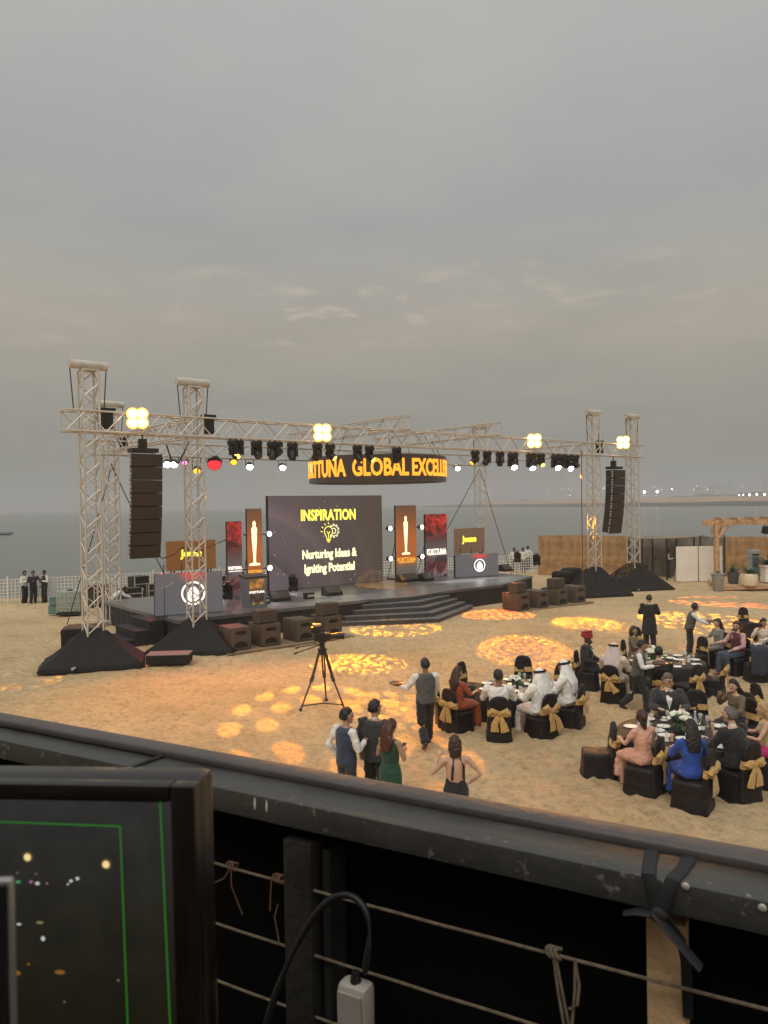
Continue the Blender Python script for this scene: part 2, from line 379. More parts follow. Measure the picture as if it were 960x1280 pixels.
# ---- the far shore: a low sandy land with a dark rock wall, port cranes, sheds and lamps
SH = [(95, 1900), (150, 1620), (215, 1280), (285, 960), (360, 760), (520, 640), (800, 560), (1500, 480)]
def shore_mesh():
    prof = [(-6, -2.5), (0, 1.2), (6, 3.4), (40, 3.9), (160, 6.0), (420, 10.5), (900, 12), (1600, 12)]
    mb = MB(); vs = []; rnd = random.Random(3)
    pts = []
    for i in range(len(SH) - 1):
        for k in range(8): pts.append(V3((*SH[i], 0)).lerp(V3((*SH[i + 1], 0)), k / 8))
    pts.append(V3((*SH[-1], 0)))
    for i, p in enumerate(pts):
        e = min(1, i / 10)
        for (d, z) in prof:
            vs.append((p.x + d * .25, p.y + d * .97, (z if z < 2 else 2 + (z - 2) * (.25 + .75 * e)) + (rnd.uniform(-.5, .5) if d > 5 else 0)))
    k = len(prof); fs = [(i * k + j, (i + 1) * k + j, (i + 1) * k + j + 1, i * k + j + 1) for i in range(len(pts) - 1) for j in range(k - 1)]
    mb.add(vs, fs); mb.m = [1 if j < 2 else 0 for i in range(len(pts) - 1) for j in range(k - 1)]
    return mb
tag(shore_mesh().obj('far_shore', [mat('shore_sand', (.42, .25, .16), .9, var=.25, vscale=.02), mat('shore_rock', (.07, .065, .055), .9, var=.4, vscale=.1)], smooth=True), kind='structure')
M_HAZY = mat('far_steel', (.10, .11, .12), .7); M_SHED = mat('far_shed', (.22, .20, .17), .8, var=.2, vscale=.02)
def crane_mesh():
    mb = MB()
    for x in (-9, 9):
        for y in (-7, 7): mb.cyl((x, y, 0), (x * .8, y, 44), 1.1, n=5)
        mb.box((x * .8, 0, 30), (1.6, 16, 2)); mb.box((x * .8, 0, 44), (1.6, 16, 2))
    mb.box((0, 0, 44), (18, 2, 2)); mb.box((0, -14, 46), (3, 74, 2.4)); mb.box((0, 12, 49), (6, 8, 5))
    mb.cyl((0, 4, 46), (0, 0, 66), 1, n=5); mb.cyl((0, 0, 66), (0, -46, 47), .6, n=5); mb.cyl((0, 0, 66), (0, 22, 47), .6, n=5)
    return mb.mesh('crane_frame', M_HAZY)
_cm = crane_mesh(); _rc = random.Random(5)
for i, (px, Y, sc) in enumerate([(296, 4200, 1.1), (312, 4200, 1.15), (327, 4250, 1.2), (343, 4200, 1), (596, 3600, .9), (622, 3500, .9), (640, 3500, .8), (742, 3200, .9), (873, 3000, 1.0), (891, 2900, 1.05), (904, 2900, .9), (913, 2950, 1.1), (957, 2600, 1.0), (690, 3400, .8)]):
    p = A(px, 620, Y); o = link('port_crane', _cm, loc=(p.x, p.y, 0 if px < 500 else 6)); o.scale = (sc, sc, sc); o.rotation_euler.z = _rc.uniform(-1, 1)
    if px < 500: o.location.z = -1
    tag(o, 'faint grey port crane standing across the water in the haze', 'crane', 'port cranes on the far shore')
for i, (px, Y, w, h, d) in enumerate([(600, 2600, 40, 7, 20), (655, 2500, 60, 8, 20), (715, 2300, 34, 6, 20), (850, 1900, 50, 7, 20), (880, 1700, 36, 9, 20), (905, 1800, 60, 8, 30), (945, 1250, 46, 7, 20)]):
    p = A(px, 620, Y); s = MB(); s.box((0, 0, h / 2), (w, d, h)); s.prism([(-w / 2 - 1, 0), (w / 2 + 1, 0), (0, h * .35)], -d / 2 - 1, d / 2 + 1)
    n0 = len(s.v) - 6
    for k in range(6): x, y, z = s.v[n0 + k]; s.v[n0 + k] = (x, z, h + y)
    t = tag(s.obj('port_shed', M_SHED, loc=(p.x, p.y, 8)), 'low pitched shed on the far shore among the port lamps', 'shed', 'sheds on the far shore')
M_FLAMP = glow('far_lamp_light', (1, .93, .78), 8); M_FLAMP2 = glow('far_lamp_bright', (1, .95, .85), 12)
_lm = {}
def far_lamp(px, py, Y, r, m):
    p = A(px, py, Y); hgt = max(4, p.z - 5); key = (round(r, 2), round(hgt, 1), m.name)
    t = thing('shore_lamp', 'lit lamp on a pole along the far shore of the water', 'street lamp', (p.x, p.y, p.z - hgt), group='lamps on the far shore')
    MB().cyl((0, 0, 0), (0, 0, hgt), .12, n=5).obj('pole', M_HAZY, t)
    MB().ball((0, 0, hgt), r, n=6, m=4).obj('lamp_head', m, t)
for px, py, r in [(805.5, 615, 2.0), (821.5, 614.5, 2.0), (840, 611.5, .9), (924, 619, 1.0), (929, 618.5, 1.1), (937, 618.5, 1.5), (946, 618, 1.6), (955.5, 618, 1.7)]:
    far_lamp(px, py, 1150, r, M_FLAMP2)
for _ in range(46):
    px = _rc.choice([_rc.uniform(560, 735), _rc.uniform(735, 870), _rc.uniform(862, 958)]); far_lamp(px, _rc.uniform(610, 622) - (px - 560) * .008, _rc.uniform(2000, 2600), _rc.uniform(.5, 1.15), M_FLAMP)
tag(MB().loft([(-3, 0, 0), (-2, 0, -.1), (1.6, 0, -.1), (2.8, 0, .2)], [.15, (.6, .4), (.6, .4), .1]).obj('fishing_boat', M_HAZY, loc=A(4, 667, 205) * 1, smooth=True), 'small dark low boat lying far out on the grey sea', 'boat')
bpy.data.objects['fishing_boat'].location.z = SEA_Z + .4

# ---- white lattice fence along the water
def lattice_fence():
    L = (FB - FA).length; n = 19; w = L / n; h = 1.30
    t = thing('lattice_fence', 'long white square lattice fence between sand and sea', 'fence', FA, math.atan2(FD.y, FD.x))
    p = MB(); c = .185
    k = int(w / c)
    for i in range(k + 1): p.box((w * i / k, 0, h / 2 + .05), (.032, .02, h))
    for j in range(8): p.box((w / 2, .021, .07 + (h - .03) * j / 7), (w, .02, .036))
    pm = p.mesh('lattice', M_WHITE); pst = MB().bbox((0, 0, .75), (.08, .08, 1.5), .01).mesh('post', M_WHITE)
    for i in range(n): link('lattice_panel', pm, t, (w * i, .05, 0))
    for i in range(n + 1): link('post', pst, t, (w * i, 0, 0))
lattice_fence()

# ---- cane wall, net wall, white boards
def cane_wall(name, label, P0, P1, h, m, cane=.05, dip=.0, cat='wall'):
    d = P1 - P0; L = d.length; t = thing(name, label, cat, P0, math.atan2(d.y, d.x))
    npan = max(1, round(L / 2.0)); w = L / npan; rnd = random.Random(hash(round(L, 2)))
    for q in range(npan):
        mb = MB(); k = int(w / cane); hh = h + rnd.uniform(-.04, .04) - dip * abs(q - npan / 2)
        for i in range(k):
            x = w * (i + .5) / k; mb.cyl((x, rnd.uniform(-.012, .012), -.05), (x + rnd.uniform(-.01, .01), 0, hh + rnd.uniform(-.03, .03)), cane * .52, n=6)
        tag(mb.obj('cane_panel', m, t, smooth=True, loc=(w * q, 0, 0)), kind='stuff')
    for z in (.5, h - .5): MB().cyl((0, .06, z), (L, .06, z), .035).obj('rail', M_TIMBER, t, smooth=True)
    return t
BW0, BW1, BW2 = G(673, 717.5), G(786, 721), A(905, 700, 50.5); BW1.z = BW2.z = BW0.z = 0
cane_wall('bamboo_wall', 'golden bamboo cane screen behind the hung speakers and truss towers', BW0, BW1, 2.72, M_BAMBOO)
BW3 = A(1000, 700, 49.5); BW3.z = 0
cane_wall('bamboo_wall', 'bamboo cane screen behind the timber pergola and bar fridge', BW2, BW3, 2.55, M_BAMBOO)
t = thing('net_wall', 'dark grey shade net stretched on poles between the bamboo screens', 'screen', BW1, math.atan2((BW2 - BW1).y, (BW2 - BW1).x))
Ln = (BW2 - BW1).length; mb = MB(); nx, nz = 60, 12; vs = []
for i in range(nx + 1):
    for j in range(nz + 1):
        x = Ln * i / nx; top = 2.62 + .05 * math.sin(i * .7) + .04 * math.sin(i * 1.9)
        vs.append((x, .05 * math.sin(x * 5 + j * .3) + .03 * math.sin(x * 11), top * j / nz))
mb.add(vs, [(i * (nz + 1) + j, (i + 1) * (nz + 1) + j, (i + 1) * (nz + 1) + j + 1, i * (nz + 1) + j + 1) for i in range(nx) for j in range(nz)])
mb.obj('net', M_NET, t, smooth=True)
for k in range(5): MB().cyl((Ln * k / 4, -.1, 0), (Ln * k / 4, -.1, 2.7), .04).obj('pole', M_BLACKM, t, smooth=True)
P = A(830, 690, 49.2); P.z = 0
t = thing('shade_canopy', 'flat brown shade canopy on dark poles beside the white boards', 'canopy', P, .1)
cv = MB(); cv.add([(-2.0 + 3.8 * i / 8, -1 + 2 * j / 4, 2.70 - .05 * math.sin(math.pi * i / 8) + .04 * i / 8) for i in range(9) for j in range(5)], [(i * 5 + j, (i + 1) * 5 + j, (i + 1) * 5 + j + 1, i * 5 + j + 1) for i in range(8) for j in range(4)])
o = cv.obj('canopy_sheet', mat('canopy_tan', (.26, .20, .14), .8, var=.2), t, smooth=True); o.modifiers.new('s', 'SOLIDIFY').thickness = .06
for x in (-1.8, -.2, 1.6): MB().cyl((x, -.8, 0), (x, -.8, 2.66), .05).obj('pole', M_BLACKM, t, smooth=True)
for k, (a, b, y0) in enumerate([(845, 872.5, 727.5), (873.3, 903, 727)]):
    p0, p1 = A(a, 700, 47.2), A(b, 700, 47.2); w = (p1 - p0).length
    t = thing('white_board', ['plain white site board next to the man in dark waistcoat', 'plain white site board next to the pergola post'][k], 'board', (p0.x, p0.y, 0), 0)
    MB().bbox((w / 2, 0, 1.1), (w - .02, .05, 2.16), .008).obj('panel', M_WALLW, t)
    for x in (.12, w - .12): MB().box((x, .33, .4), (.06, .6, .8), taper=.3).obj('foot', M_ALUW, t)
o = MB(); o.bbox((0, 0, .45), (.55, .55, .9), .03); o.box((0, 0, .93), (.6, .6, .06)); P = A(803, 700, 49); 
t = thing('waste_bin', 'dark square waste bin standing at the end of the bamboo screen', 'bin', (P.x, P.y, 0)); MB().bbox((0, 0, .43), (.55, .55, .86), .03).obj('bin_body', M_BLACKM, t); MB().bbox((0, 0, .9), (.6, .6, .07), .015).obj('lid', M_BLACKM, t)

# ---- pergola, bar and planters at the right
PD = A(897, 700, 42.6); PD.z = 0
t = thing('pergola', 'natural timber pergola with braced post on a low deck', 'pergola', PD, R(4))
for k in range(14): MB().bbox((3.6 + .11 * k, -.3 + .29 * k, .14), (7.6, .27, .2), .01).obj('deck_board', M_TIMBER, t)
for x in (0.05, 6.2):
    for y in (.25, 3.4):
        x = x + (1.7 if y > 1 else 0)
        MB().bbox((x, y, 2.0), (.2, .2, 3.6), .015).obj('post', M_TIMBER, t)
        s = 1 if x < 3 else -1
        MB().cyl((x + .05 * s, y, 2.75), (x + .75 * s, y, 3.6), .075, n=4).obj('brace', M_TIMBER, t)
        MB().cyl((x, y + .05, 2.75), (x, y + (.7 if y < 1 else -.7), 3.6), .07, n=4).obj('brace', M_TIMBER, t)
for y in (.25, 3.4): MB().bbox((3.1 + (1.7 if y > 1 else 0), y, 3.72), (7.6, .16, .26), .015).obj('beam', M_TIMBER, t)
for k in range(9): MB().bbox((.9 + .92 * k, 1.5, 3.93), (.10, 3.6, .16), .01, rot=Matrix.Rotation(-.38, 3, 'Z')).obj('rafter', M_TIMBER, t)
def at_local(px, py, Y): p = A(px, py, Y); return V3((p.x, p.y, 0))
p = A(957, 655, 42.2)
t = thing('pergola_speaker', 'small black loudspeaker hanging under the pergola beam', 'loudspeaker', (p.x, p.y, 3.2)); MB().bbox((0, 0, .12), (.3, .26, .42), .03, rot=Euler((.3, 0, .3)).to_matrix()).obj('cabinet', M_BLACKM, t); MB().cyl((0, .02, .3), (0, .05, .4), .02).obj('bracket', M_BLACKM, t)
def leafy(n, L, w, droop, seed, up=.5):
    mb = MB(); r = random.Random(seed)
    for i in range(n):
        a = r.uniform(0, 6.3); el = r.uniform(up, 1.45); l = L * r.uniform(.6, 1.1); d = V3((math.cos(a), math.sin(a), 0)); sd = V3((-d.y, d.x, 0)); p = V3((d.x * .03, d.y * .03, 0)); vs = []
        for k in range(5):
            t_ = k / 4; e2 = el - droop * t_; 
            if k: p = p + (d * math.cos(e2) + V3((0, 0, math.sin(e2)))) * (l / 4)
            ww = w * (.35 + 2.0 * t_ * (1 - t_)) if k < 4 else .002
            vs += [p - sd * ww, p + sd * ww + V3((0, 0, .01))]
        mb.add(vs, [(2 * k, 2 * k + 1, 2 * k + 3, 2 * k + 2) for k in range(4)])
    return mb
def planter(px, py, Y, prof, m, label, leaf, z0=.24, n=20):
    p = A(px, py, Y); t = thing('potted_plant', label, 'plant', (p.x, p.y, z0))
    MB().lathe(prof, n=n).obj('pot', m, t, smooth=True)
    top = max(z for r, z in prof); MB().lathe([(prof[-1][0] * .9, top - .08), (prof[-1][0] * .2, top - .05)], n=14).obj('soil', mat('soil', (.04, .03, .02), .9), t)
    if leaf: leafy(*leaf).obj('foliage', M_LEAF, t, loc=(0, 0, top - .06))
planter(897.5, 730, 41.9, [(.20, 0), (.24, .05), (.34, .92), (.38, .95), (.38, 1.0), (.33, 1.0)], M_SCONC, 'tall tapered grey stone planter by the pergola post', (14, .3, .03, .6, 3), .0)
planter(916.5, 722, 43.6, [(.22, 0), (.26, .03), (.33, .62), (.33, .66), (.29, .66)], mat('pot_dark', (.07, .075, .08), .6, var=.2), 'dark grey pot with spiky agave by the bamboo screen', (40, .55, .035, .25, 4))
planter(936.5, 730, 42.3, [(.28, 0), (.40, .06), (.46, .3), (.46, .62), (.43, .68), (.38, .68)], M_CREAM, 'big rounded cream pot with leafy plant on the pergola deck', (60, .62, .045, .9, 5))
planter(962, 715, 44.2, [(.2, 0), (.3, .8), (.26, .8)], M_SCONC, 'tall leafy palm plant at the end of the white bar', (70, 1.5, .06, 1.3, 6, 1.0))
p = A(941.5, 700, 45.4)
t = thing('bar_fridge', 'upright grey drinks fridge with glass door by bamboo wall', 'fridge', (p.x, p.y, .24), R(6))
MB().bbox((0, 0, .9), (.52, .5, 1.75), .03).obj('cabinet', mat('fridge_grey', (.36, .37, .38), .4), t); MB().bbox((0, -.26, .85), (.40, .03, 1.15), .01).obj('door', mat('fridge_glass', (.16, .18, .20), .12), t)
MB().box((0, -.26, 1.52), (.42, .03, .10)).obj('sign_panel', M_BLACKM, t); MB().cyl((.17, -.29, .5), (.17, -.29, 1.2), .012).obj('handle', M_ALUW, t)
p = A(958, 720, 43.6)
t = thing('bar_counter', 'white bar counter with softly lit front under the pergola', 'counter', (p.x + .6, p.y, .24), 0)
MB().bbox((.5, 0, .5), (2.6, .6, .86), .02).obj('counter_body', M_WHITE, t); MB().bbox((.5, -.02, .97), (2.75, .72, .08), .01).obj('counter_top', M_WHITE, t); MB().box((.5, -.315, .34), (2.3, .02, .3)).obj('light_panel', glow('bar_glow', (1, .95, .78), .85), t)

# ================================================================== RIG AND STAGE
ZT = 7.85                                   # height of the main truss axis
def lattice(t, base, p0, p1, w, h, m, seg, rc=.028, rb=.016, up=V3((0, 0, 1)), name=('chord', 'brace')):
    p0, p1 = V3(p0), V3(p1); d = (p1 - p0).normalized(); side = d.cross(up).normalized(); up2 = side.cross(d)
    cs = [side * (w / 2 * a) + up2 * (h / 2 * b) for a, b in ((-1, -1), (1, -1), (1, 1), (-1, 1))]
    for c in cs: bar(t, name[0], p0 + c, p1 + c, rc, m, base)
    L = (p1 - p0).length; n = max(2, round(L / seg)); st = d * (L / n)
    for f in range(4):
        a, b = cs[f], cs[(f + 1) % 4]
        for i in range(n):
            q0, q1 = (a, b) if (i + f) % 2 else (b, a)
            bar(t, name[1], p0 + st * i + q0, p0 + st * (i + 1) + q1, rb, m, base, n=5)
    for e in (p0, p1):
        for f in range(4): bar(t, name[1], e + cs[f], e + cs[(f + 1) % 4], rb, m, base, n=5)
def drape(a, b, ht, seed, rot=0.):
    r = random.Random(seed); mb = MB(); nt, nr = 48, 12; vs = []
    for i in range(nt):
        q = 2 * math.pi * i / nt; c, s_ = math.cos(q), math.sin(q); k = 1 / max(abs(c), abs(s_))
        k = min(k, 1.36)
        ox, oy = a * c * k, b * s_ * k
        corner = (k - 1) / .36
        for j in range(nr + 1):
            f = j / (nr - 1.0) if j < nr else 1.0
            z = .13 + (ht - .13) * ((1 - f) ** (1.22 - .17 * corner)) if j < nr else 0
            rad = .17 + (1 - .17) * f + (0.02 * math.sin(i * 1.7 + j * .6) if 0 < j < nr else 0) + (.012 * r.uniform(-1, 1) if 0 < j < nr - 1 else 0)
            vs.append((ox * rad * (1.03 if j == nr else 1), oy * rad * (1.03 if j == nr else 1), z))
    fs = [(i * (nr + 1) + j, i * (nr + 1) + j + 1, ((i + 1) % nt) * (nr + 1) + j + 1, ((i + 1) % nt) * (nr + 1) + j) for i in range(nt) for j in range(nr)]
    fs.append(tuple(i * (nr + 1) for i in range(nt)))
    return mb.add(vs, fs)
def tower(label, s, v, top, dr=None, hoist=True):
    b = S(s, v); t = thing('truss_tower', label, 'truss tower', b, group='truss towers of the stage rig')
    base = b
    lattice(t, base, b + V3((0, 0, .15)), b + V3((0, 0, top - .35)), .50, .50, M_ALU, .42, .034, .021, up=VV)
    MB().box((0, 0, .1), (.9, .9, .14), rot=Matrix.Rotation(TH, 3, 'Z')).obj('base_plate', M_ALUW, t)
    for a in (45, 135, 225, 315):
        q = R(a) + TH; bar(t, 'outrigger', b + V3((0, 0, .14)), b + V3((math.cos(q) * 1.35, math.sin(q) * 1.35, .12)), .04, M_ALUW, base)
    e = UU * .60
    o = MB().cyl(-e + V3((0, 0, top - .17)), e + V3((0, 0, top - .17)), .148, n=16); o.box((0, 0, top - .33), (.46, .46, .04), rot=Matrix.Rotation(TH, 3, 'Z'))
    o.obj('top_drum', M_ALUW, t, smooth=True)
    for sg in (-1, 1):
        bar(t, 'hoist_chain', b + e * (.97 * sg) + V3((0, 0, top - .2)), b + e * (.8 * sg) + V3((0, 0, ZT + .35)), .018, M_BLACKM, base)
    if hoist:
        for sg in ((-1, 1) if hoist == 2 else (1,)):
            h = MB(); h.bbox(e * (.95 * sg) + V3((0, 0, ZT + .1)), (.34, .30, .62), .05, rot=Matrix.Rotation(TH, 3, 'Z')); h.bbox(e * (.95 * sg) + V3((0, 0, ZT + .42)), (.5, .34, .12), .04, rot=Matrix.Rotation(TH, 3, 'Z'))
            h.obj('chain_hoist', M_BLACKM, t, smooth=True)
    if dr:
        o = drape(dr[0], dr[1], dr[2], dr[3]).obj('base_drape', M_BLACKC, t, smooth=True, angle=22); o.rotation_euler.z = TH - R(30) + dr[4]
    return t
tower('lattice truss tower with wide black draped base beside the black stairs', -3.6, 0, 9.85, (1.55, 1.1, 1.15, 1, R(8)), 1)
tower('lattice truss tower rising from black drape next to brown subwoofers under the hung speakers', 0, 0, 9.6, (1.55, 1.0, 1.15, 2, R(-12)), 1)
tower('rear lattice truss tower standing beside the flight cases and white fence', 0, 8.5, 9.8, None, 1)
tower('lattice truss tower with black drape at the end of the subwoofer row before bamboo', 23, 0, 10.0, (1.6, 1.3, 1.5, 4, R(0)), 1)
tower('outermost lattice truss tower with black drape standing free before the bamboo screen', 26.6, 0, 10.0, (1.9, 1.2, 1.5, 5, R(0)), False)
tower('thin rear lattice truss tower behind the panel with the round emblem', 23, 8.5, 10.0, None, False)
def truss(name, label, p0, p1, w=.55, h=.66, seg=.62):
    t = thing(name, label, 'truss', p0, group='horizontal trusses of the stage rig'); lattice(t, V3(p0), p0, p1, w, h, M_ALU, seg, .034, .021)
    return t
truss('horizontal_truss', 'long front truss carrying the moving lights across the stage front', S(-4.4, 0, ZT), S(27.4, 0, ZT))
truss('horizontal_truss', 'rear truss over the back of the stage carrying the small lit lamps', S(-.9, 8.5, ZT - .15), S(23.6, 8.5, ZT - .15), .5, .6, .7)
truss('horizontal_truss', 'short cross truss above the lettered ring on its INSPIRATION screen side', S(9.4, -.5, ZT + .66), S(9.4, 8.8, ZT + .62), .5, .55, .62)
truss('horizontal_truss', 'short cross truss above the lettered ring on its round emblem side', S(15.0, -.5, ZT + .66), S(15.0, 8.8, ZT + .62), .5, .55, .62)
truss('horizontal_truss', 'cross truss running from front to back beside the black stage stairs', S(0, .5, ZT), S(0, 8.2, ZT), .5, .6, .7)
truss('horizontal_truss', 'cross truss running from front to back beside the bamboo screen', S(23, .5, ZT), S(23, 8.2, ZT), .5, .6, .7)
for (a, b) in [((0, 8.5, 6.8), (-1.6, 9.8, 0)), ((0, 8.5, 7.0), (3.4, 10, 1.0)), ((23, 8.5, 7.2), (18.6, 9.5, 0.5)), ((23, 8.5, 7.2), (27, 9.5, 0))]:
    pa, pb = S(*a), S(*b); t = tag(MB().tube([(0, 0, 0), (pb - pa) * .5 + V3((0, 0, -.12)), pb - pa], .022).obj('guy_line', M_CABLE, loc=pa), 'dark steel guy line bracing a rear truss tower', 'cable', 'guy lines of the rig')

for lab, pts, r_, m in [('black power cable drooping in front of the orange sponsor panel', [(192, 690, 4.6), (203, 698, 4.6), (216, 694, 4.6), (228, 684, 4.6), (246, 690, 4.6), (266, 681, 4.6), (284, 674, 5.2)], .022, M_CABLE), ('black cable looping under the front truss beside the chain hoist', [(208, 556, -.2), (214, 574, -.2), (222, 580, -.2), (230, 566, -.2), (238, 548, -.2)], .03, M_CABLE), ('dull red cable hanging straight down beside the tower before bamboo', [(727, 563, -.3), (727, 620, -.3), (728, 690, -.3), (729, 745, -.3)], .022, mat('red_cable', (.16, .05, .04), .6))]:
    q = [S(*Sv(*p_)) for p_ in pts]; tag(MB().loft([p_ - q[0] for p_ in q], [r_] * len(q), n=6).obj('hanging_cable', m, smooth=True, loc=q[0]), lab, 'cable')
# ---- line arrays
def line_array(label, s, top):
    b = S(s, 0.0); t = thing('line_array', label, 'loudspeaker', (b.x, b.y, 0), TH)
    MB().box((0, -.05, top + .12), (.9, .5, .14)).obj('fly_frame', M_BLACKM, t)
    MB().bbox((0, 0, top + .34), (.26, .24, .36), .04).obj('chain_motor', M_BLACKM, t, smooth=True)
    bar(t, 'chain', (0, 0, top + .4), (0, 0, ZT - .3), .03, M_BLACKM)
    p = V3((0, -.1, top)); a = R(1)
    body = MB(); fr = .45
    body.add([(x * (.52 if y < 0 else .36), y, z) for z in (-.435 / 2 + .006, .435 / 2 - .006) for x, y in ((-1, -.30), (1, -.30), (1, .34), (-1, .34))], [(3, 2, 1, 0), (4, 5, 6, 7), (0, 1, 5, 4), (1, 2, 6, 5), (2, 3, 7, 6), (3, 0, 4, 7)])
    bm_ = body.mesh('cabinet_body', mat('array_brown', (.024, .018, .015), .6, var=.2, vscale=5)); gm = MB().bbox((0, -.308, 0), (.98, .022, .395), .008).mesh('grille', mat('array_grille', (.030, .021, .017), .65, var=.2, vscale=30, bump=.4, bscale=200))
    hm = MB(); hm.box((0, 0, .13), (.035, .1, .05)); hm.box((0, 0, -.13), (.035, .1, .05)); hm.box((0, 0, 0), (.03, .06, .12)); hm = hm.mesh('rigging', M_ALUW)
    for k in range(8):
        rot = Matrix.Rotation(a, 4, 'X'); c = p + rot.to_3x3() @ V3((0, 0, -.2175))
        o = link('cabinet', bm_, t); o.matrix_basis = Matrix.Translation(c) @ rot
        link('grille', gm, o)
        for sx in (-1, 1): link('rigging_plate', hm, o, (sx * .53, -.20, 0))
        p = p + rot.to_3x3() @ V3((0, 0, -.435)); a += R(.9 + k * .15)
    return t
line_array('tall hung column of brown speaker cabinets between the two draped towers near black stairs', -1.85, 6.85)
line_array('tall hung column of speaker cabinets before the sea and bamboo screen', 24.8, 6.75)

# ---- stage deck, skirt, steps
ZS = .95
t = thing('stage', 'black carpeted show stage with dark skirt', 'stage', S(0, 0), TH)
poly = [(-.3, 1.0), (16.8, 1.0), (21.3, 2.9), (21.3, 9.2), (-.3, 9.2)]
MB().prism(poly, ZS - .12, ZS).obj('stage_deck', M_STAGE, t)
def skirt():
    mb = MB(); pts = []
    for i in range(5):
        a, b = V3((*poly[i], 0)), V3((*poly[(i + 1) % 5], 0)); n = int((b - a).length / .12)
        nr = V3(((b - a).y, -(b - a).x, 0)).normalized()
        for k in range(n): pts.append(a.lerp(b, k / n) + nr * (-.04 + .018 * math.sin(k * 1.3) + .008 * math.sin(k * 2.9)))
    n = len(pts); vs = [(p.x, p.y, z) for z in (0.0, ZS - .125) for p in pts]
    return mb.add(vs, [(i, (i + 1) % n, (i + 1) % n + n, i + n) for i in range(n)])
skirt().obj('stage_skirt', M_SKIRT, t, smooth=True)
t = thing('stage_steps', 'wide pointed flight of dark steps leading up to the stage', 'steps', S(0, 0), TH)
for k in range(5):
    z0, z1 = .19 * k, .19 * (k + 1) - (.004 if k == 4 else 0)
    pl = [(6.5 + .5 * k, .99), (6.5 + .5 * k, .72 + .05 * k - (.0)), (10.3 + .06 * k, -1.35 + .46 * k), (14.3 - .42 * k, .6 + .08 * k), (14.3 - .42 * k, .99)]
    MB().prism(pl, z0, z1 - .03).obj('step', M_STEP, t)
    pc = V3((10.3, .6, 0)); pl2 = [((x - 10.3) * 1.008 + 10.3, (y - .99) * 1.02 + .985) for x, y in pl]
    MB().prism(pl2, z1 - .03, z1).obj('tread', mat('tread_edge', (.17, .165, .165), .4, var=.2), t)
t = thing('stair_block', 'three black carpeted steps leading up to the stage end', 'steps', S(-.38, 1.9), TH)
for k in range(3): MB().bbox((-.32 - .55 * (2 - k), 1.0, .15 * (k + 1) * 1.0), (.55, 2.0, .30 * (k + 1)), .02).obj('step', M_SKIRT, t)

# ---- LED screens
def screen_material():
    m = bpy.data.materials.new('screen_picture'); m.use_nodes = True; t = m.node_tree; b = t.nodes['Principled BSDF']
    b.inputs['Base Color'].default_value = (.02, .02, .02, 1); b.inputs['Roughness'].default_value = .5
    co = N(t, 'ShaderNodeTexCoord'); sp = N(t, 'ShaderNodeSeparateXYZ'); t.links.new(co.outputs['Object'], sp.inputs[0])
    g = N(t, 'ShaderNodeMapRange'); g.inputs[1].default_value = 0; g.inputs[2].default_value = 7.4; t.links.new(sp.outputs[0], g.inputs[0])
    rp = ramp(t, [(0, (.115, .088, .098)), (.4, (.088, .066, .066)), (1, (.066, .046, .036))]); t.links.new(g.outputs[0], rp.inputs[0])
    # broad dark arcs sweeping from the lower left corner
    ln = N(t, 'ShaderNodeVectorMath', operation='DISTANCE'); ln.inputs[1].default_value = (-1.2, 0, -1.4); t.links.new(co.outputs['Object'], ln.inputs[0])
    ra = ramp(t, [(0, (1, 1, 1)), (.30, (1, 1, 1)), (.31, (.62, .6, .6)), (.37, (.9, .9, .9)), (.5, (1, 1, 1)), (.52, (1.3, 1.25, 1.25)), (.60, (.86, .84, .84)), (.74, (.98, .98, .98)), (.75, (1.12, 1.1, 1.1)), (.80, (.95, .95, .95))])
    ds = N(t, 'ShaderNodeMath', operation='MULTIPLY', in_1=.1); t.links.new(ln.outputs['Value'], ds.inputs[0]); t.links.new(ds.outputs[0], ra.inputs[0])
    mx = N(t, 'ShaderNodeMix', data_type='RGBA', blend_type='MULTIPLY'); mx.inputs[0].default_value = 1; t.links.new(rp.outputs[0], mx.inputs[6]); t.links.new(ra.outputs[0], mx.inputs[7])
    t.links.new(mx.outputs[2], b.inputs['Emission Color']); b.inputs['Emission Strength'].default_value = 1.0
    return m
M_TXT_Y = glow('text_yellow', (1, .86, .10), 1.6); M_TXT_W = glow('text_cream', (1, .90, .52), 1.5); M_TXT_O = glow('text_orange', (1, .36, .02), 1.7); M_TXT_WH = glow('text_white', (1, .88, .74), 1.6)
s0, _, zt = Sv(335, 621, 6.8); s1, _, zt1 = Sv(476.5, 619, 6.8); SW, SHT = s1 - s0, (zt + zt1) / 2 - ZS
t = thing('led_screen', 'big dark LED wall showing INSPIRATION in yellow letters', 'screen', S(s0, 6.8, ZS), TH)
SB = .004
scr = MB().add([(0, 0, .02), (SW, 0, .02), (SW, 0, SHT), (0, 0, SHT)], [(0, 1, 2, 3)]); scr.obj('picture', screen_material(), t)
MB().box((SW / 2, .10, SHT / 2 + .0), (SW + .06, .18, SHT + .03)).obj('panel_housing', M_BLACKM, t)
def put(me, name, parent, x, z, y=-.012, sx=1, sz=1):
    o = link(name, me, parent, (x, y, z)); o.rotation_euler = (math.pi / 2, 0, 0); o.scale = (sx, sz, 1); return o
put(text_mesh('INSPIRATION', .74, M_TXT_Y, bold=.026, space=1.04), 'headline', t, SW * .507, SHT * .785, sx=.74, sz=1.0)
put(text_mesh('Nurturing Ideas &', .60, M_TXT_W, bold=.022), 'lettering', t, SW * .51, SHT * .36, sx=.76)
put(text_mesh('Igniting Potential', .60, M_TXT_W, bold=.022), 'lettering', t, SW * .51, SHT * .205, sx=.77)
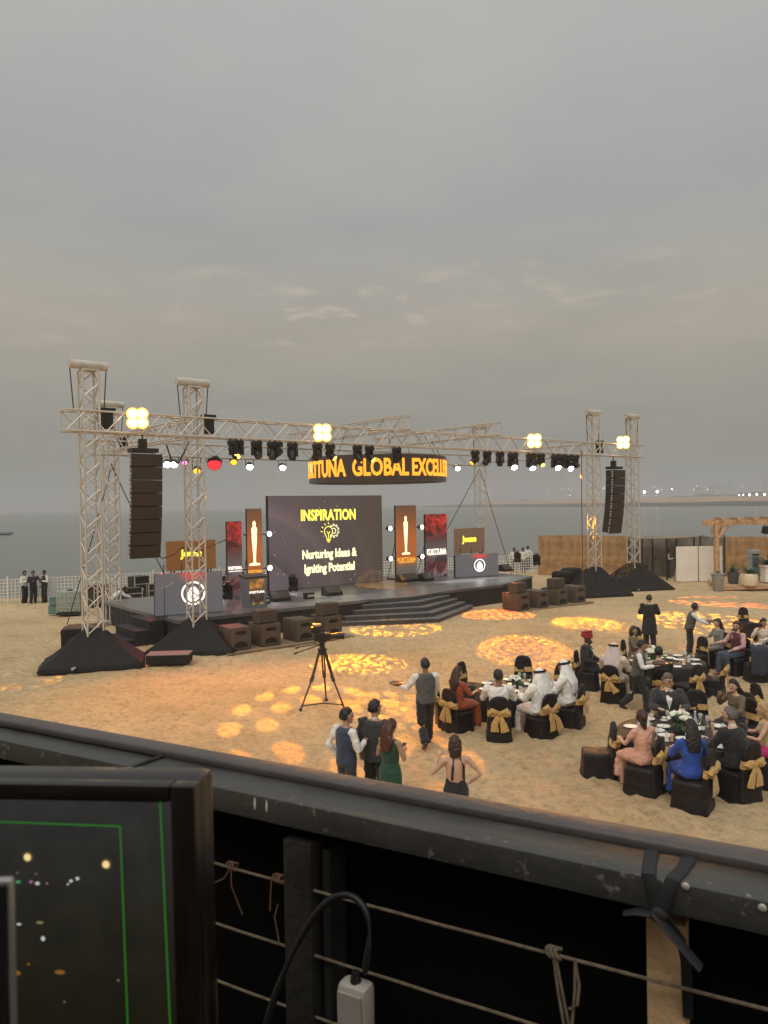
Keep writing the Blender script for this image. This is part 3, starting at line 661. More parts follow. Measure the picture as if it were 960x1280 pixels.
def icon():
    a, b = MB(), MB(); w = .022
    def line(mb, pts): mb.tube([(x, 0, z) for x, z in pts], w, n=4)
    bulb = [(-.10, -.22)] + [(.25 * math.cos(R(q)), .15 + .25 * math.sin(R(q))) for q in range(225, -46, -15)] + [(.10, -.22)]
    line(a, bulb); line(a, [(-.12, -.25), (.12, -.25)]); line(a, [(-.11, -.32), (.11, -.32)]); line(a, [(-.06, -.39), (.06, -.39)])
    line(a, [(0, -.2), (0, .02), (-.09, .15)]); line(a, [(0, .02), (.09, .15)])
    for q in (90, 120, 150, 180): line(a, [(.36 * math.cos(R(q)), .15 + .36 * math.sin(R(q))), (.47 * math.cos(R(q)), .15 + .47 * math.sin(R(q)))])
    gear = []
    for k in range(8):
        c = R(-125 + k * 36 )
        for dq, rr in ((-9, .26), (-6, .34), (6, .34), (9, .26)): gear.append((.32 + rr * math.cos(c + R(dq)), .17 + rr * math.sin(c + R(dq))))
    line(b, gear); line(b, [(.32 + .13 * math.cos(R(q)), .17 + .13 * math.sin(R(q))) for q in range(-110, 111, 20)])
    return a, b
ia, ib = icon(); ia.obj('bulb_icon', M_TXT_Y, t, loc=(SW * .50, -.02, SHT * .575)).scale = (1, .2, 1); ib.obj('gear_icon', M_TXT_W, t, loc=(SW * .50, -.02, SHT * .575)).scale = (1, .2, 1)
sp = MB(); rr = random.Random(11)
for _ in range(60): x, z, q = rr.uniform(.2, SW - .2), rr.uniform(.2, SHT - .2), rr.choice([.012, .018, .025, .035]); sp.add([(x - q, -.006, z), (x, -.006, z - q), (x + q, -.006, z), (x, -.006, z + q)], [(0, 1, 2, 3)])
tag(sp.obj('sparkles', glow('sparkle', (1, .85, .7), .55), t), kind='stuff')

def banner_material(name, stops, noise=None):
    m = bpy.data.materials.new(name); m.use_nodes = True; t = m.node_tree; b = t.nodes['Principled BSDF']; b.inputs['Base Color'].default_value = (.03, .03, .03, 1)
    co = N(t, 'ShaderNodeTexCoord'); sp = N(t, 'ShaderNodeSeparateXYZ'); t.links.new(co.outputs['Generated'], sp.inputs[0])
    rp = ramp(t, stops); t.links.new(sp.outputs[2], rp.inputs[0]); out = rp.outputs[0]
    if noise:
        n = N(t, 'ShaderNodeTexNoise'); n.inputs['Scale'].default_value = 2.2; n.inputs['Detail'].default_value = 5; n.inputs['Distortion'].default_value = 1.4; t.links.new(co.outputs['Object'], n.inputs['Vector'])
        r2 = ramp(t, [(.42, (.25, .25, .25)), (.6, (1, 1, 1)), (.70, (1.9, 1.6, 1.6))]); t.links.new(n.outputs[0], r2.inputs[0])
        mm = ramp(t, noise); t.links.new(sp.outputs[2], mm.inputs[0])
        mx = N(t, 'ShaderNodeMix', data_type='RGBA', blend_type='MULTIPLY'); t.links.new(mm.outputs[0], mx.inputs[0]); t.links.new(out, mx.inputs[6]); t.links.new(r2.outputs[0], mx.inputs[7]); out = mx.outputs[2]
    t.links.new(out, b.inputs['Emission Color']); b.inputs['Emission Strength'].default_value = 1
    return m
M_GOLDB = banner_material('gold_banner', [(0, (.09, .085, .085)), (.16, (.13, .095, .07)), (.30, (.40, .10, .015)), (.55, (.42, .11, .02)), (.85, (.20, .065, .02)), (1, (.12, .055, .03))])
M_REDB = banner_material('red_banner', [(0, (.13, .11, .12)), (.18, (.24, .05, .055)), (.34, (.12, .105, .11)), (.55, (.09, .05, .045)), (.70, (.20, .02, .015)), (.88, (.62, .025, .02)), (1, (.62, .03, .02))], [(0, (1, 1, 1)), (.3, (1, 1, 1)), (.4, (0, 0, 0)), (.55, (0, 0, 0)), (.68, (1, 1, 1))])
def statuette(h):                            # slender robed figure on a round foot, as printed in light
    prof = [(0, .10), (.0, .17), (.035, .18), (.05, .15), (.06, .055), (.10, .04), (.22, .045), (.42, .065), (.60, .085), (.70, .082), (.78, .095), (.84, .085), (.875, .04), (.90, .045), (.94, .055), (.97, .045), (1, .008)]
    mb = MB(); vs = [(-r * h * .78, 0, z * h) for z, r in prof] + [(r * h * .78, 0, z * h) for z, r in prof]; n = len(prof)
    return mb.add(vs, [(i, i + n, i + n + 1, i + 1) for i in range(n - 1)])
M_STAT = glow('statuette_light', (1, .72, .40), 1.9)
def banner(label, x0, x1, ytop, v, m, kind, z0=ZS):
    a, _, zt = Sv(x0, ytop, v); b, _, _ = Sv(x1, ytop, v); w, h = b - a, zt - z0
    t = thing('led_banner', label, 'banner', S(a, v, z0), TH)
    MB().box((w / 2, .06, h / 2), (w, .1, h)).obj('panel_housing', M_BLACKM, t)
    MB().add([(.01, -.0, .01), (w - .01, 0, .01), (w - .01, 0, h - .01), (.01, 0, h - .01)], [(0, 1, 2, 3)]).obj('picture', m, t)
    if kind == 'gold':
        statuette(h * .52).obj('statuette_picture', M_STAT, t, loc=(w * .48, -.008, h * .34))
        put(text_mesh('FORTTUNA', w * .22, glow('text_gold', (1, .42, .04), 1.2), bold=.008), 'lettering', t, w * .5, h * .27, sx=.76)
        put(text_mesh('GLOBAL EXCELLENCE', w * .075, glow('text_gold', (1, .42, .04), 1.2), bold=.002), 'lettering', t, w * .5, h * .235)
        for sx in (-.42, w + .35):
            for zz_ in (.30, .70):
                l = MB(); l.loft([(sx, .22, h * zz_), (sx, .1, h * zz_), (sx, -.06, h * zz_)], [.09, .13, .14], n=12); l.obj('side_lamp', M_BLACKM, t, smooth=True)
                MB().lathe([(.125, 0), (.1, .01)], n=12).obj('lens', glow('lamp_lens_warm', (1, .86, .62), 6), t, loc=(sx, -.075, h * zz_)).rotation_euler = (R(90), 0, 0)
                MB().box((sx / 2 if sx < 0 else (sx + w) / 2, .12, h * zz_), (abs(sx) if sx < 0 else sx - w, .05, .05)).obj('lamp_arm', M_BLACKM, t)
    else:
        put(text_mesh('FORTTUNA', w * .24, M_TXT_WH, bold=.010), 'lettering', t, w * .50, h * .40, sx=.70)
        put(text_mesh('GLOBAL EXCELLENCE', w * .085, M_TXT_WH, bold=.002), 'lettering', t, w * .52, h * .36)
    for sx in (.15, w - .15): MB().box((sx, .5, .05), (.06, 1.0, .08)).obj('foot', M_BLACKM, t); bar(t, 'stay', (sx, .9, .06), (sx, .12, h * .6), .02, M_BLACKM)
banner('tall orange LED banner with statuette, its foot hidden behind the glowing lectern', 308, 327, 636, 6.2, M_GOLDB, 'gold')
banner('tall orange LED banner with statuette, four lamps and the big screen beside it', 494, 520, 632, 6.4, M_GOLDB, 'gold')
banner('dark red LED banner standing by the grey lectern, white word across it', 283, 302, 652, 5.3, M_REDB, 'red')
banner('dark red LED banner between the orange banner and the sponsor panel', 531, 558.5, 643, 6.6, M_REDB, 'red')
# sponsor panels and emblem desks
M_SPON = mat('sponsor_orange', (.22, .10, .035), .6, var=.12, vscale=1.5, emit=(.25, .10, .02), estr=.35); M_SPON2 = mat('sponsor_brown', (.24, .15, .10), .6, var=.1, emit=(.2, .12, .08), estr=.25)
def sponsor(label, x0, x1, y0, y1, v, m, sz):
    a, _, zt = Sv(x0, y0, v); b, _, zb = Sv(x1, y1, v); w, h = b - a, zt - zb
    t = thing('sponsor_panel', label, 'panel', S(a, v, zb), TH)
    MB().bbox((w / 2, .03, h / 2), (w, .06, h), .008).obj('board', m, t)
    put(text_mesh('Jouan', sz, glow('text_lemon', (1, .82, .05), 2.2), bold=.012), 'lettering', t, w * .5, h * .56, y=-.01)
    for sx in (.22, .36, w - .36, w - .22): MB().box((sx * w / w, .06, (ZS - zb) / 2), (.05, .05, zb - ZS)).obj('leg', M_BLACKM, t)
sponsor('wide orange sponsor panel on legs seen through the truss tower', 207.5, 270, 677, 710, 5.6, M_SPON, .42)
sponsor('brown sponsor panel on legs above the desk near white shirted people', 567, 606, 661, 690, 6.6, M_SPON2, .50)
def desk_material():
    m = bpy.data.materials.new('desk_picture'); m.use_nodes = True; t = m.node_tree; b = t.nodes['Principled BSDF']; b.inputs['Base Color'].default_value = (.05, .05, .06, 1)
    co = N(t, 'ShaderNodeTexCoord'); ds = N(t, 'ShaderNodeVectorMath', operation='DISTANCE'); ds.inputs[1].default_value = (.56, .5, 1.02)
    mp = N(t, 'ShaderNodeMapping'); mp.inputs['Scale'].default_value = (1, 0, .8); t.links.new(co.outputs['Generated'], mp.inputs[0])
    ds.inputs[1].default_value = (.56, 0, .82); t.links.new(mp.outputs[0], ds.inputs[0])
    rp = ramp(t, [(0, (.85, .06, .06)), (.10, (.70, .06, .06)), (.24, (.12, .105, .11)), (1, (.10, .105, .108))]); t.links.new(ds.outputs['Value'], rp.inputs[0])
    t.links.new(rp.outputs[0], b.inputs['Emission Color']); b.inputs['Emission Strength'].default_value = .9
    return m
M_DESK = desk_material(); M_EMB = glow('emblem_white', (1, .90, .78), 1.9)
def desk(label, x0, x1, ytop, v):
    a, _, zt = Sv(x0, ytop, v); b, _, _ = Sv(x1, ytop, v); w, h = b - a, zt - ZS
    t = thing('emblem_desk', label, 'desk', S(a, v, ZS), TH - R(14))
    MB().add([(0, 0, .02), (w, 0, .02), (w, 0, h), (0, 0, h)], [(0, 1, 2, 3)]).obj('front_picture', M_DESK, t); MB().box((w / 2, .09, h / 2), (w + .02, .16, h)).obj('desk_body', M_BLACKM, t)
    e = MB(); r_ = h * .285; cx_, cz = w * .56, h * .50
    for k in range(40):
        q0, q1 = 2 * math.pi * k / 40, 2 * math.pi * (k + 1) / 40
        for ra_, rb_ in ((.86, 1.0), ):
            e.add([(cx_ + r_ * ra_ * math.cos(q0), -.008, cz + r_ * ra_ * math.sin(q0)), (cx_ + r_ * rb_ * math.cos(q0), -.008, cz + r_ * rb_ * math.sin(q0)), (cx_ + r_ * rb_ * math.cos(q1), -.008, cz + r_ * rb_ * math.sin(q1)), (cx_ + r_ * ra_ * math.cos(q1), -.008, cz + r_ * ra_ * math.sin(q1))], [(0, 1, 2, 3)])
    e.obj('emblem_ring', M_EMB, t)
    f = MB(); f.add([(cx_ + r_ * .52 * math.cos(q) * (1 - .25 * math.sin(q)), -.009, cz - r_ * .08 + r_ * .66 * math.sin(q)) for q in [2 * math.pi * k / 20 for k in range(20)]], [tuple(range(20))]); f.obj('emblem_figure', M_EMB, t)
    for k in range(5): MB().cyl((w * (.14 + .13 * k), .1, h), (w * (.14 + .13 * k), .1, h + .35), .018).obj('bottle_neck', M_BLACKM, t) if k % 2 == 0 else None
desk('grey LED fronted desk with white round emblem behind the truss tower base', 193, 271, 718, 2.6)
desk('grey LED fronted desk with white round emblem below the brown sponsor panel', 569, 613, 694, 5.2)
p = Sv(317, 720, 2.4); t = thing('lectern', 'grey tapered lectern with glowing orange front at the stage edge', 'lectern', S(p[0], 2.4, ZS), TH)
MB().add([(x * w_, y, z) for z, w_ in ((0, .42), (1.25, .5)) for x, y in ((-1, -.25), (1, -.25), (1, .25), (-1, .25))], [(3, 2, 1, 0), (4, 5, 6, 7), (0, 1, 5, 4), (1, 2, 6, 5), (2, 3, 7, 6), (3, 0, 4, 7)]).obj('lectern_body', mat('lectern_grey', (.18, .19, .21), .35, var=.1), t)
MB().add([(-.3, -.256, .12), (.3, -.256, .12), (.34, -.256, 1.15), (-.34, -.256, 1.15)], [(0, 1, 2, 3)]).obj('front_picture', banner_material('lectern_picture', [(0, (.5, .3, .1)), (.12, (.10, .06, .05)), (.5, (.08, .05, .04)), (.72, (.6, .25, .05)), (1, (.55, .26, .06))], [(0, (1, 1, 1)), (1, (1, 1, 1))]), t)
put(text_mesh('FORTTUNA', .13, M_TXT_WH, bold=.004), 'lettering', t, 0, .62, y=-.264); MB().box((0, 0, 1.27), (1.06, .56, .05), rot=Euler((.15, 0, 0)).to_matrix()).obj('lectern_top', M_BLACKM, t)

# ---- lettered LED ring
RR = 3.35; s_c = Sv(472, 585, 4.25)[0]; zb_, zt_ = 6.10, 7.30
t = thing('led_ring', 'hanging round LED ring with orange FORTTUNA GLOBAL EXCELLENCE lettering', 'screen', S(s_c, 4.25, 0), 0)
rg = MB(); n = 64; vs = []
for (r_, z) in ((RR, zb_), (RR, zt_), (RR - .18, zt_), (RR - .18, zb_)):
    vs += [(r_ * math.cos(2 * math.pi * k / n), r_ * math.sin(2 * math.pi * k / n), z) for k in range(n)]
rg.add(vs, [(a * n + k, a * n + (k + 1) % n, ((a + 1) % 4) * n + (k + 1) % n, ((a + 1) % 4) * n + k) for a in range(4) for k in range(n)])
rg.obj('ring_wall', mat('ring_black', (.02, .018, .016), .35, emit=(.08, .05, .035), estr=.35), t, smooth=True)
cdir = math.atan2(-(S(s_c, 4.25).y), -(S(s_c, 4.25).x))          # towards the viewers' terrace
def ring_text(txt, ang, fit):
    me = text_mesh(txt, .98, M_TXT_O, bold=.030, extrude=.012)
    xs_ = [v.co.x for v in me.vertices]; k = fit / (max(xs_) - min(xs_)); mid = (max(xs_) + min(xs_)) / 2
    for v in me.vertices:
        x, y, z = v.co; q = cdir + ang + (x - mid) * k / RR; r_ = RR + .015 + z
        v.co = (r_ * math.cos(q), r_ * math.sin(q), (zb_ + zt_) / 2 - .02 + y * 1.08)
    link('lettering', me, t)
ring_text('GLOBAL', R(2.5), 2.60); ring_text('FORTTUNA', R(-55), 3.50); ring_text('EXCELLENCE', R(61), 3.90)
for q in range(8): a = q * math.pi / 4 + .2; bar(t, 'hanger', (RR * .97 * math.cos(a), RR * .97 * math.sin(a), zt_), (RR * .8 * math.cos(a), RR * .8 * math.sin(a), ZT + .4), .015, M_BLACKM)

# ---- fixtures
M_LENS = {'white': glow('lens_white', (.92, 1, .95), 22), 'amber': glow('lens_amber', (1, .40, .02), 2.5), 'yellow': glow('lens_yellow', (1, .72, .10), 4), 'red': glow('lens_red', (1, .012, .02), 3), 'magenta': glow('lens_magenta', (1, .15, .6), 4), 'off': mat('lens_dark', (.02, .02, .025), .08, spec=.8)}
_mh = {}
def moving_head_meshes():
    b = MB(); b.bbox((0, 0, -.14), (.46, .32, .2), .03); b.box((-.12, 0, -.02), (.06, .08, .1)); b.box((.12, 0, -.02), (.06, .08, .1))
    y = MB(); y.bbox((0, 0, -.28), (.40, .18, .07), .02)
    for sx in (-1, 1): y.bbox((sx * .20, 0, -.46), (.07, .18, .36), .025)
    h = MB(); h.loft([(0, 0, .24), (0, 0, .17), (0, 0, -.05), (0, 0, -.22), (0, 0, -.28)], [.09, .14, .155, .165, .15], n=14, power=2.6)
    l = MB(); l.lathe([(.12, -.286), (.13, -.283)], n=14)
    return b.mesh('base', M_BLACKM, True, 35), y.mesh('yoke', M_BLACKM, True, 35), h.mesh('head', M_BLACKM, True, 40), {k: MB().lathe([(.132, -.283), (.115, -.287)], n=14).mesh('lens', m) for k, m in M_LENS.items()}
MHB, MHY, MHH, MHL = moving_head_meshes()
def moving_head(s, v, z, yaw, tilt, lens, label, group, sc=1., floor=False):
    t = thing('moving_head_light', label, 'stage light', S(s, v, z), 0, group); t.scale = (sc, sc, sc)
    b = link('base', MHB, t); y = link('yoke', MHY, t); y.rotation_euler.z = yaw
    h = link('head', MHH, t, (0, 0, -.5)); h.rotation_euler = Euler((tilt, 0, yaw), 'XYZ'); link('lens', MHL[lens], h)
    if floor: t.rotation_euler = (math.pi, 0, 0)
    return t
_rm = random.Random(21)
GRP = 'moving lights on the front truss'
# px along the front truss, lens
FRONT = [(292, 'off'), (298, 'yellow'), (321, 'off'), (341, 'off'), (347, 'yellow'), (366, 'off'), (397, 'off'), (413, 'yellow'), (447, 'off'), (462, 'yellow'), (496, 'off'), (594, 'amber'), (609, 'off'), (625, 'off'), (641, 'white'), (664, 'white'), (676, 'yellow'), (695, 'white'), (703, 'yellow'), (711, 'white'), (719, 'off')]
for k, (px, ln) in enumerate(FRONT):
    s_ = Sv(px, 575, 0)[0]
    lit = {'off': 'unlit black moving head light hanging under the front truss', 'yellow': 'black moving head light with yellow lit lens under the front truss', 'white': 'black moving head light with bright white lens under the front truss', 'amber': 'black moving head light with amber lens under the front truss'}[ln]
    moving_head(s_, 0, ZT - .36, _rm.uniform(-1.2, 1.2) if ln != 'white' else R(10), _rm.uniform(.2, .9) * _rm.choice([-1, 1]) if ln == 'off' else -_rm.uniform(.7, 1.0), ln, lit, GRP + ', ' + ln, 1.10 if ln == 'white' else .88)
def par(px, py, v, lens, label, r_=.17, group=None):
    s_, _, z = Sv(px, py, v); t = thing('par_light', label, 'stage light', S(s_, v, z), TH + R(-25), group)
    MB().loft([(0, .26, .1), (0, .18, .09), (0, -.1, 0), (0, -.16, -.02)], [.1, r_ * .95, r_, r_ * 1.03], n=14).obj('can', M_BLACKM, t, smooth=True)
    MB().lathe([(r_ * .92, 0), (r_ * .6, .02)], n=14).obj('lens', M_LENS[lens], t, loc=(0, -.165, -.02)).rotation_euler = (R(97), 0, 0)
    bar(t, 'yoke', (-r_ - .02, 0, .02), (-r_ - .02, 0, ZT - .5 - z), .018, M_BLACKM); bar(t, 'yoke', (r_ + .02, 0, .02), (r_ + .02, 0, ZT - .5 - z), .018, M_BLACKM)
for px, py, ln in [(209, 580, 'white'), (218, 580, 'white'), (312, 583, 'white'), (353, 584, 'white'), (571, 585, 'white')]: par(px, py, 8.4, ln, 'bright white lamp hanging under the rear truss', .17, 'white lamps on the rear truss')
par(268, 579, 8.4, 'red', 'red lit wash lamp hanging under the rear truss', .34); par(231, 578, 8.4, 'magenta', 'small magenta lamp hanging under the rear truss', .12)
for px, py in [(246, 588), (292, 577)]: par(px, py, 8.4, 'amber', 'amber lamp hanging under the rear truss', .17, 'amber lamps on the rear truss')
M_BLIND = glow('blinder_lens', (1, .74, .36), 20)
BL = []
for k, (px, py, lab) in enumerate([(172, 523, 'above the hung speakers'), (403, 541, 'above the lettered ring'), (668, 551, 'above the white moving lights'), (779, 553, 'beside the outermost tower')]):
    s_, _, z = Sv(px, py, -.45); b = S(s_, -.45, z); t = thing('flood_light', 'glaring four lens amber flood light on the front truss ' + lab, 'flood light', b, TH + R([-28, -30, -55, -60][k]))
    MB().bbox((0, .12, 0), (.56, .2, .56), .06).obj('housing', M_BLACKM, t)
    for sx in (-.15, .15):
        for sz in (-.15, .15):
            MB().lathe([(.155, 0), (.11, .04)], n=16).obj('lens', M_BLIND, t, loc=(sx, -.02, sz)).rotation_euler = (R(90), 0, 0)
            MB().lathe([(.20, 0), (.205, .02), (.16, .03)], n=16).obj('halo_rim', glow('halo_amber', (1, .50, .10), 2.4), t, loc=(sx, -.012, sz)).rotation_euler = (R(90), 0, 0)  # glowing amber rim stands in for the orange glare around the lens
    bar(t, 'clamp', (0, .12, -.1), (0, .45, .0), .03, M_BLACKM)
    BL.append((b, t))
# floor fixtures, wedges, microphone stand
for px, py, lab in [(285, 757, 'black moving head light on the stage edge beside the lectern'), (367, 746, 'black moving head light on the stage edge below the big screen'), (592, 716, 'black moving head light on the stage floor before the emblem desk'), (647, 708, 'black moving head light at the far stage corner'), (671, 712, 'black moving head light on a case past the stage corner')]:
    p = G(px, py, ZS); q = p - OO; moving_head(q.dot(UU), q.dot(VV), ZS + .25, R(40), .5, 'off', lab, None, .95, True)
def wedge(px, py, w, lab, rz=0., z=ZS):
    p = G(px, py, z); t = thing('stage_monitor', lab, 'loudspeaker', (p.x, p.y, z), TH + rz)
    m = MB(); m.add([(x * w / 2, y, zz_) for x in (-1, 1) for y, zz_ in ((-.25, 0), (.25, 0), (.25, .36), (.08, .42), (-.25, .12))], [(0, 1, 2, 3, 4), (9, 8, 7, 6, 5)] + [(i, i + 5, (i + 1) % 5 + 5, (i + 1) % 5) for i in range(5)]); m.obj('cabinet', M_BLACKM, t)
    g = MB(); g.add([(x * (w / 2 - .04), y, zz_) for x in (-1, 1) for y, zz_ in ((.055, .405), (-.235, .142))], [(0, 1, 3, 2)]); g.obj('grille', M_GRILL, t, loc=(0, -.006, .008))
for a in [(349, 751, .9, 'black wedge monitor on the stage floor near the lectern'), (415, 744, .85, 'black wedge monitor on the stage edge beside the steps'), (509, 727, 1.2, 'long black wedge monitor on the stage floor past the steps'), (533, 726, .7, 'short black wedge monitor beside the long one on stage'), (612, 717, .9, 'black wedge monitor before the emblem desk near the far corner'), (632, 714, .7, 'small black wedge monitor at the far stage corner')]: wedge(*a)
for px, py, lab in [(315, 757, 'small black control box on stage under the lectern front'), (331, 754, 'small black control box right by the wedge monitor'), (386, 748, 'small black control box between the wedge monitors')]:
    p = G(px, py, ZS); t = thing('control_box', lab, 'box', (p.x, p.y, ZS), TH); MB().bbox((0, 0, .13), (.42, .3, .26), .03).obj('case', M_BLACKM, t); MB().box((0, -.155, .13), (.3, .01, .1)).obj('front_plate', M_ALUW, t)
p = G(206, 771, ZS); t = thing('microphone_stand', 'thin microphone stand before the grey emblem desk', 'microphone stand', (p.x, p.y, ZS), TH); MB().lathe([(.14, 0), (.13, .02), (.02, .03)], n=14).obj('base', M_BLACKM, t); bar(t, 'pole', (0, 0, .02), (0, 0, 1.1), .012, M_BLACKM); bar(t, 'boom', (-.12, 0, 1.05), (.3, -.05, 1.25), .010, M_ALUW); MB().ball((.32, -.05, 1.26), (.05, .03, .03)).obj('microphone', M_ALUW, t, smooth=True)

# ---- subwoofers in front of the stage
def sub_meshes():
    b = MB().bbox((0, .5, .40), (.78, 1.0, .78), .018).mesh('cabinet', M_WOODSUB, True, 35)
    pf = MB(); pf.bbox((0, -.004, .40), (.72, .012, .72), .004)
    slot = MB(); slot.add([(.22 * math.copysign(abs(math.cos(q)) ** .5, math.cos(q)), -.012, .60 + .065 * math.copysign(abs(math.sin(q)) ** .6, math.sin(q))) for q in [2 * math.pi * k / 20 for k in range(20)]], [tuple(range(20))])
    arch = MB(); arch.add([(-.25, -.012, .10), (.25, -.012, .10)] + [(.25 * math.cos(q), -.012, .14 + .17 * math.sin(q)) for q in [math.pi * k / 12 for k in range(13)]], [tuple(range(15))])
    return b, pf.mesh('baffle', M_WOODSUB), slot.mesh('slot', M_BLACKC), arch.mesh('port', M_BLACKC)
SBM = sub_meshes()
def subwoofer(s, v, lab, top=None, z=.06, yaw=0.):
    t = thing('subwoofer', lab, 'loudspeaker', S(s, v, z), TH + yaw)
    link('cabinet', SBM[0], t); link('baffle', SBM[1], t); link('slot', SBM[2], t); link('port', SBM[3], t)
    if top:
        t2 = thing('front_fill_speaker', top, 'loudspeaker', S(s - .05, v + .12, z + .80), TH + yaw); MB().bbox((0, .25, .24), (.74, .5, .46), .03).obj('cabinet', M_WOODSUB, t2); MB().bbox((0, -.008, .24), (.68, .02, .40), .006).obj('grille', M_GRILL, t2)
for k, (s_, lab, top) in enumerate([(.95, 'bare brown subwoofer right beside the black drape of the tower near the stairs', None), (2.15, 'brown subwoofer carrying a flat speaker, second from the drape near the stairs', 'flat brown speaker on the second subwoofer from the drape near the stairs'), (3.6, 'bare brown subwoofer between the two that carry flat speakers behind the tripod camera', None), (4.85, 'brown subwoofer carrying a flat speaker next to the stage steps, behind the tripod', 'flat brown speaker on the subwoofer next to the stage steps, behind the tripod')]): subwoofer(s_, -1.45, lab, top, yaw=R(-3 + k))
for k, (s_, lab, top) in enumerate([(15.35, 'brown subwoofer carrying a flat speaker at the steps end of the bamboo side row', 'flat dark speaker on the steps end subwoofer of the bamboo side row'), (16.7, 'bare brown subwoofer between two that carry flat speakers in the bamboo side row', None), (18.1, 'brown subwoofer carrying a flat speaker, next to last before the bamboo side drape', 'flat dark speaker on the next to last subwoofer before the bamboo side drape'), (19.5, 'bare brown subwoofer closest to the bamboo side tower drape', None)]): subwoofer(s_, -1.7, lab, top, yaw=R(2 - k))
for a, b, v, lab in [(.3, 5.6, -1.1, 'long plywood board under the subwoofers near the tripod'), (14.7, 20.2, -1.35, 'long plywood board under the subwoofers near the bamboo')]:
    tag(MB().bbox((0, 0, .03), (b - a, 1.5, .05), .005).obj('plywood_board', mat('plywood', (.24, .17, .10), .7, var=.2), loc=S((a + b) / 2, v + .1)), lab, 'board').rotation_euler.z = TH
def case(px, py, d, lab, m=M_BLACKM, rz=0., z=0., name='flight_case', lid=True):
    p = G(px, py, z); t = thing(name, lab, 'case', (p.x, p.y, z), TH + rz)
    MB().bbox((0, d[1] / 2, d[2] / 2), d, .02).obj('case_body', m, t)
    if lid:
        e = MB()
        for sx in (-1, 1):
            for sy in (0, 1): e.box((sx * (d[0] / 2), sy * d[1], d[2] / 2), (.04, .04, d[2] + .006))
        e.box((0, -.004, d[2] * .68), (d[0] + .01, .012, .035)); e.obj('edge_trim', M_ALUW, t)
        MB().box((0, -.012, d[2] * .45), (.16, .02, .1)).obj('latch', M_ALUW, t)
M_TARP = mat('brown_tarp', (.11, .055, .028), .6, var=.35, vscale=3, bump=.6, bscale=8)
case(100, 815, (1.25, .9, .8), 'black box covered by brown sheet behind the widely draped tower', M_BLACKC, R(-25), lid=False)
o = MB(); vs = []; 
for i in range(13):
    for j in range(9): vs.append((-.70 + 1.4 * i / 12, -.1 + 1.1 * j / 8, .85 + .05 * math.sin(i * 1.1) * math.sin(j * .9) - (.18 if i in (0, 12) or j in (0, 8) else 0)))
p = G(102, 814); tag(o.add(vs, [(i * 9 + j, (i + 1) * 9 + j, (i + 1) * 9 + j + 1, i * 9 + j + 1) for i in range(12) for j in range(8)]).obj('tarpaulin', M_TARP, smooth=True, loc=(p.x, p.y, 0)), 'crumpled brown sheet thrown over a box behind the widely draped tower', 'tarpaulin').rotation_euler.z = TH - R(25)
tag(bpy.data.objects['tarpaulin'])
bpy.data.objects['tarpaulin'].modifiers.new('s', 'SOLIDIFY').thickness = .02
for a in [(140, 768, (.8, .6, .95), 'grey flight case standing beside the rear truss tower', mat('case_grey', (.17, .17, .18), .5, var=.2)), (165, 757, (1.1, .7, .9), 'black flight case in the pile behind the stage end', M_BLACKM), (178, 750, (.9, .7, 1.3), 'tall black flight case at the back of the pile near the fence', M_BLACKM), (196, 754, (.8, .6, 1.0), 'black flight case next to the grey emblem desk', M_BLACKM), (128, 758, (.9, .6, 1.1), 'dark flight case behind the white plastic tank', M_BLACKM), (300, 738, (.8, .6, 1.2), 'dark equipment rack behind the red banner', M_BLACKM), (276, 742, (.7, .6, 1.0), 'dark equipment rack between emblem desk and red banner', M_BLACKM)]: case(a[0], a[1], a[2], a[3], a[4], _rm.uniform(-.3, .3))
p = G(212, 829); t = thing('step_box', 'low black box step lying beside the drape near subwoofers', 'box', (p.x, p.y, 0), TH - R(35)); MB().bbox((0, 0, .17), (1.35, .7, .28), .02).obj('box_body', M_BLACKC, t); MB().bbox((0, 0, .325), (1.37, .72, .025), .005).obj('top_board', mat('grey_board', (.14, .14, .13), .7), t)
p = G(717, 741); t = thing('covered_stack', 'black covered equipment stack behind the end subwoofer', 'equipment', (p.x, p.y, 0), TH); m = MB().bbox((0, .4, .6), (1.7, 1.0, 1.2), .12); m.bbox((.35, .4, 1.1), (.9, .9, .5), .15); link('cover', remesh(m, 'cover', M_BLACKC, .06, 8), t)
# tank and crates by the fence
p = G(88, 767); t = thing('water_tank', 'translucent green plastic tank in a metal cage by the fence', 'tank', (p.x, p.y, 0), R(12))
MB().bbox((0, 0, .62), (.98, .98, .98), .08).obj('tank_body', mat('tank_plastic', (.28, .34, .29), .45, var=.1), t, smooth=True); MB().box((0, 0, .06), (1.08, 1.08, .10)).obj('pallet', M_BLACKM, t); MB().lathe([(.14, 1.1), (.14, 1.17), (.1, 1.18)], n=14).obj('cap', M_BLACKM, t)
for k in range(6):
    x = -.5 + .2 * k
    for y in (-.51, .51): bar(t, 'cage_bar', (x, y, .1), (x, y, 1.14), .011, M_ALUW); bar(t, 'cage_bar', (y, x, .1), (y, x, 1.14), .011, M_ALUW)
for z in (.35, .62, .88, 1.14):
    for a, b in (((-.51, -.51), (.51, -.51)), ((.51, -.51), (.51, .51)), ((.51, .51), (-.51, .51)), ((-.51, .51), (-.51, -.51))): bar(t, 'cage_bar', (*a, z), (*b, z), .011, M_ALUW)
for k, (px, py) in enumerate([(69, 768), (70, 766)]):
    p = G(px, 767); t = thing('plastic_crate', ['teal plastic crate on the sand beside the caged tank', 'teal plastic crate stacked on another beside the caged tank'][k], 'crate', (p.x, p.y, .42 * k), R(10 + 4 * k))
    MB().bbox((0, 0, .2), (.55, .4, .4), .02).obj('crate_body', M_TEAL, t); [MB().box((0, -.205, .08 + .1 * j), (.5, .012, .04)).obj('slat', M_TEAL, t) for j in range(4)]

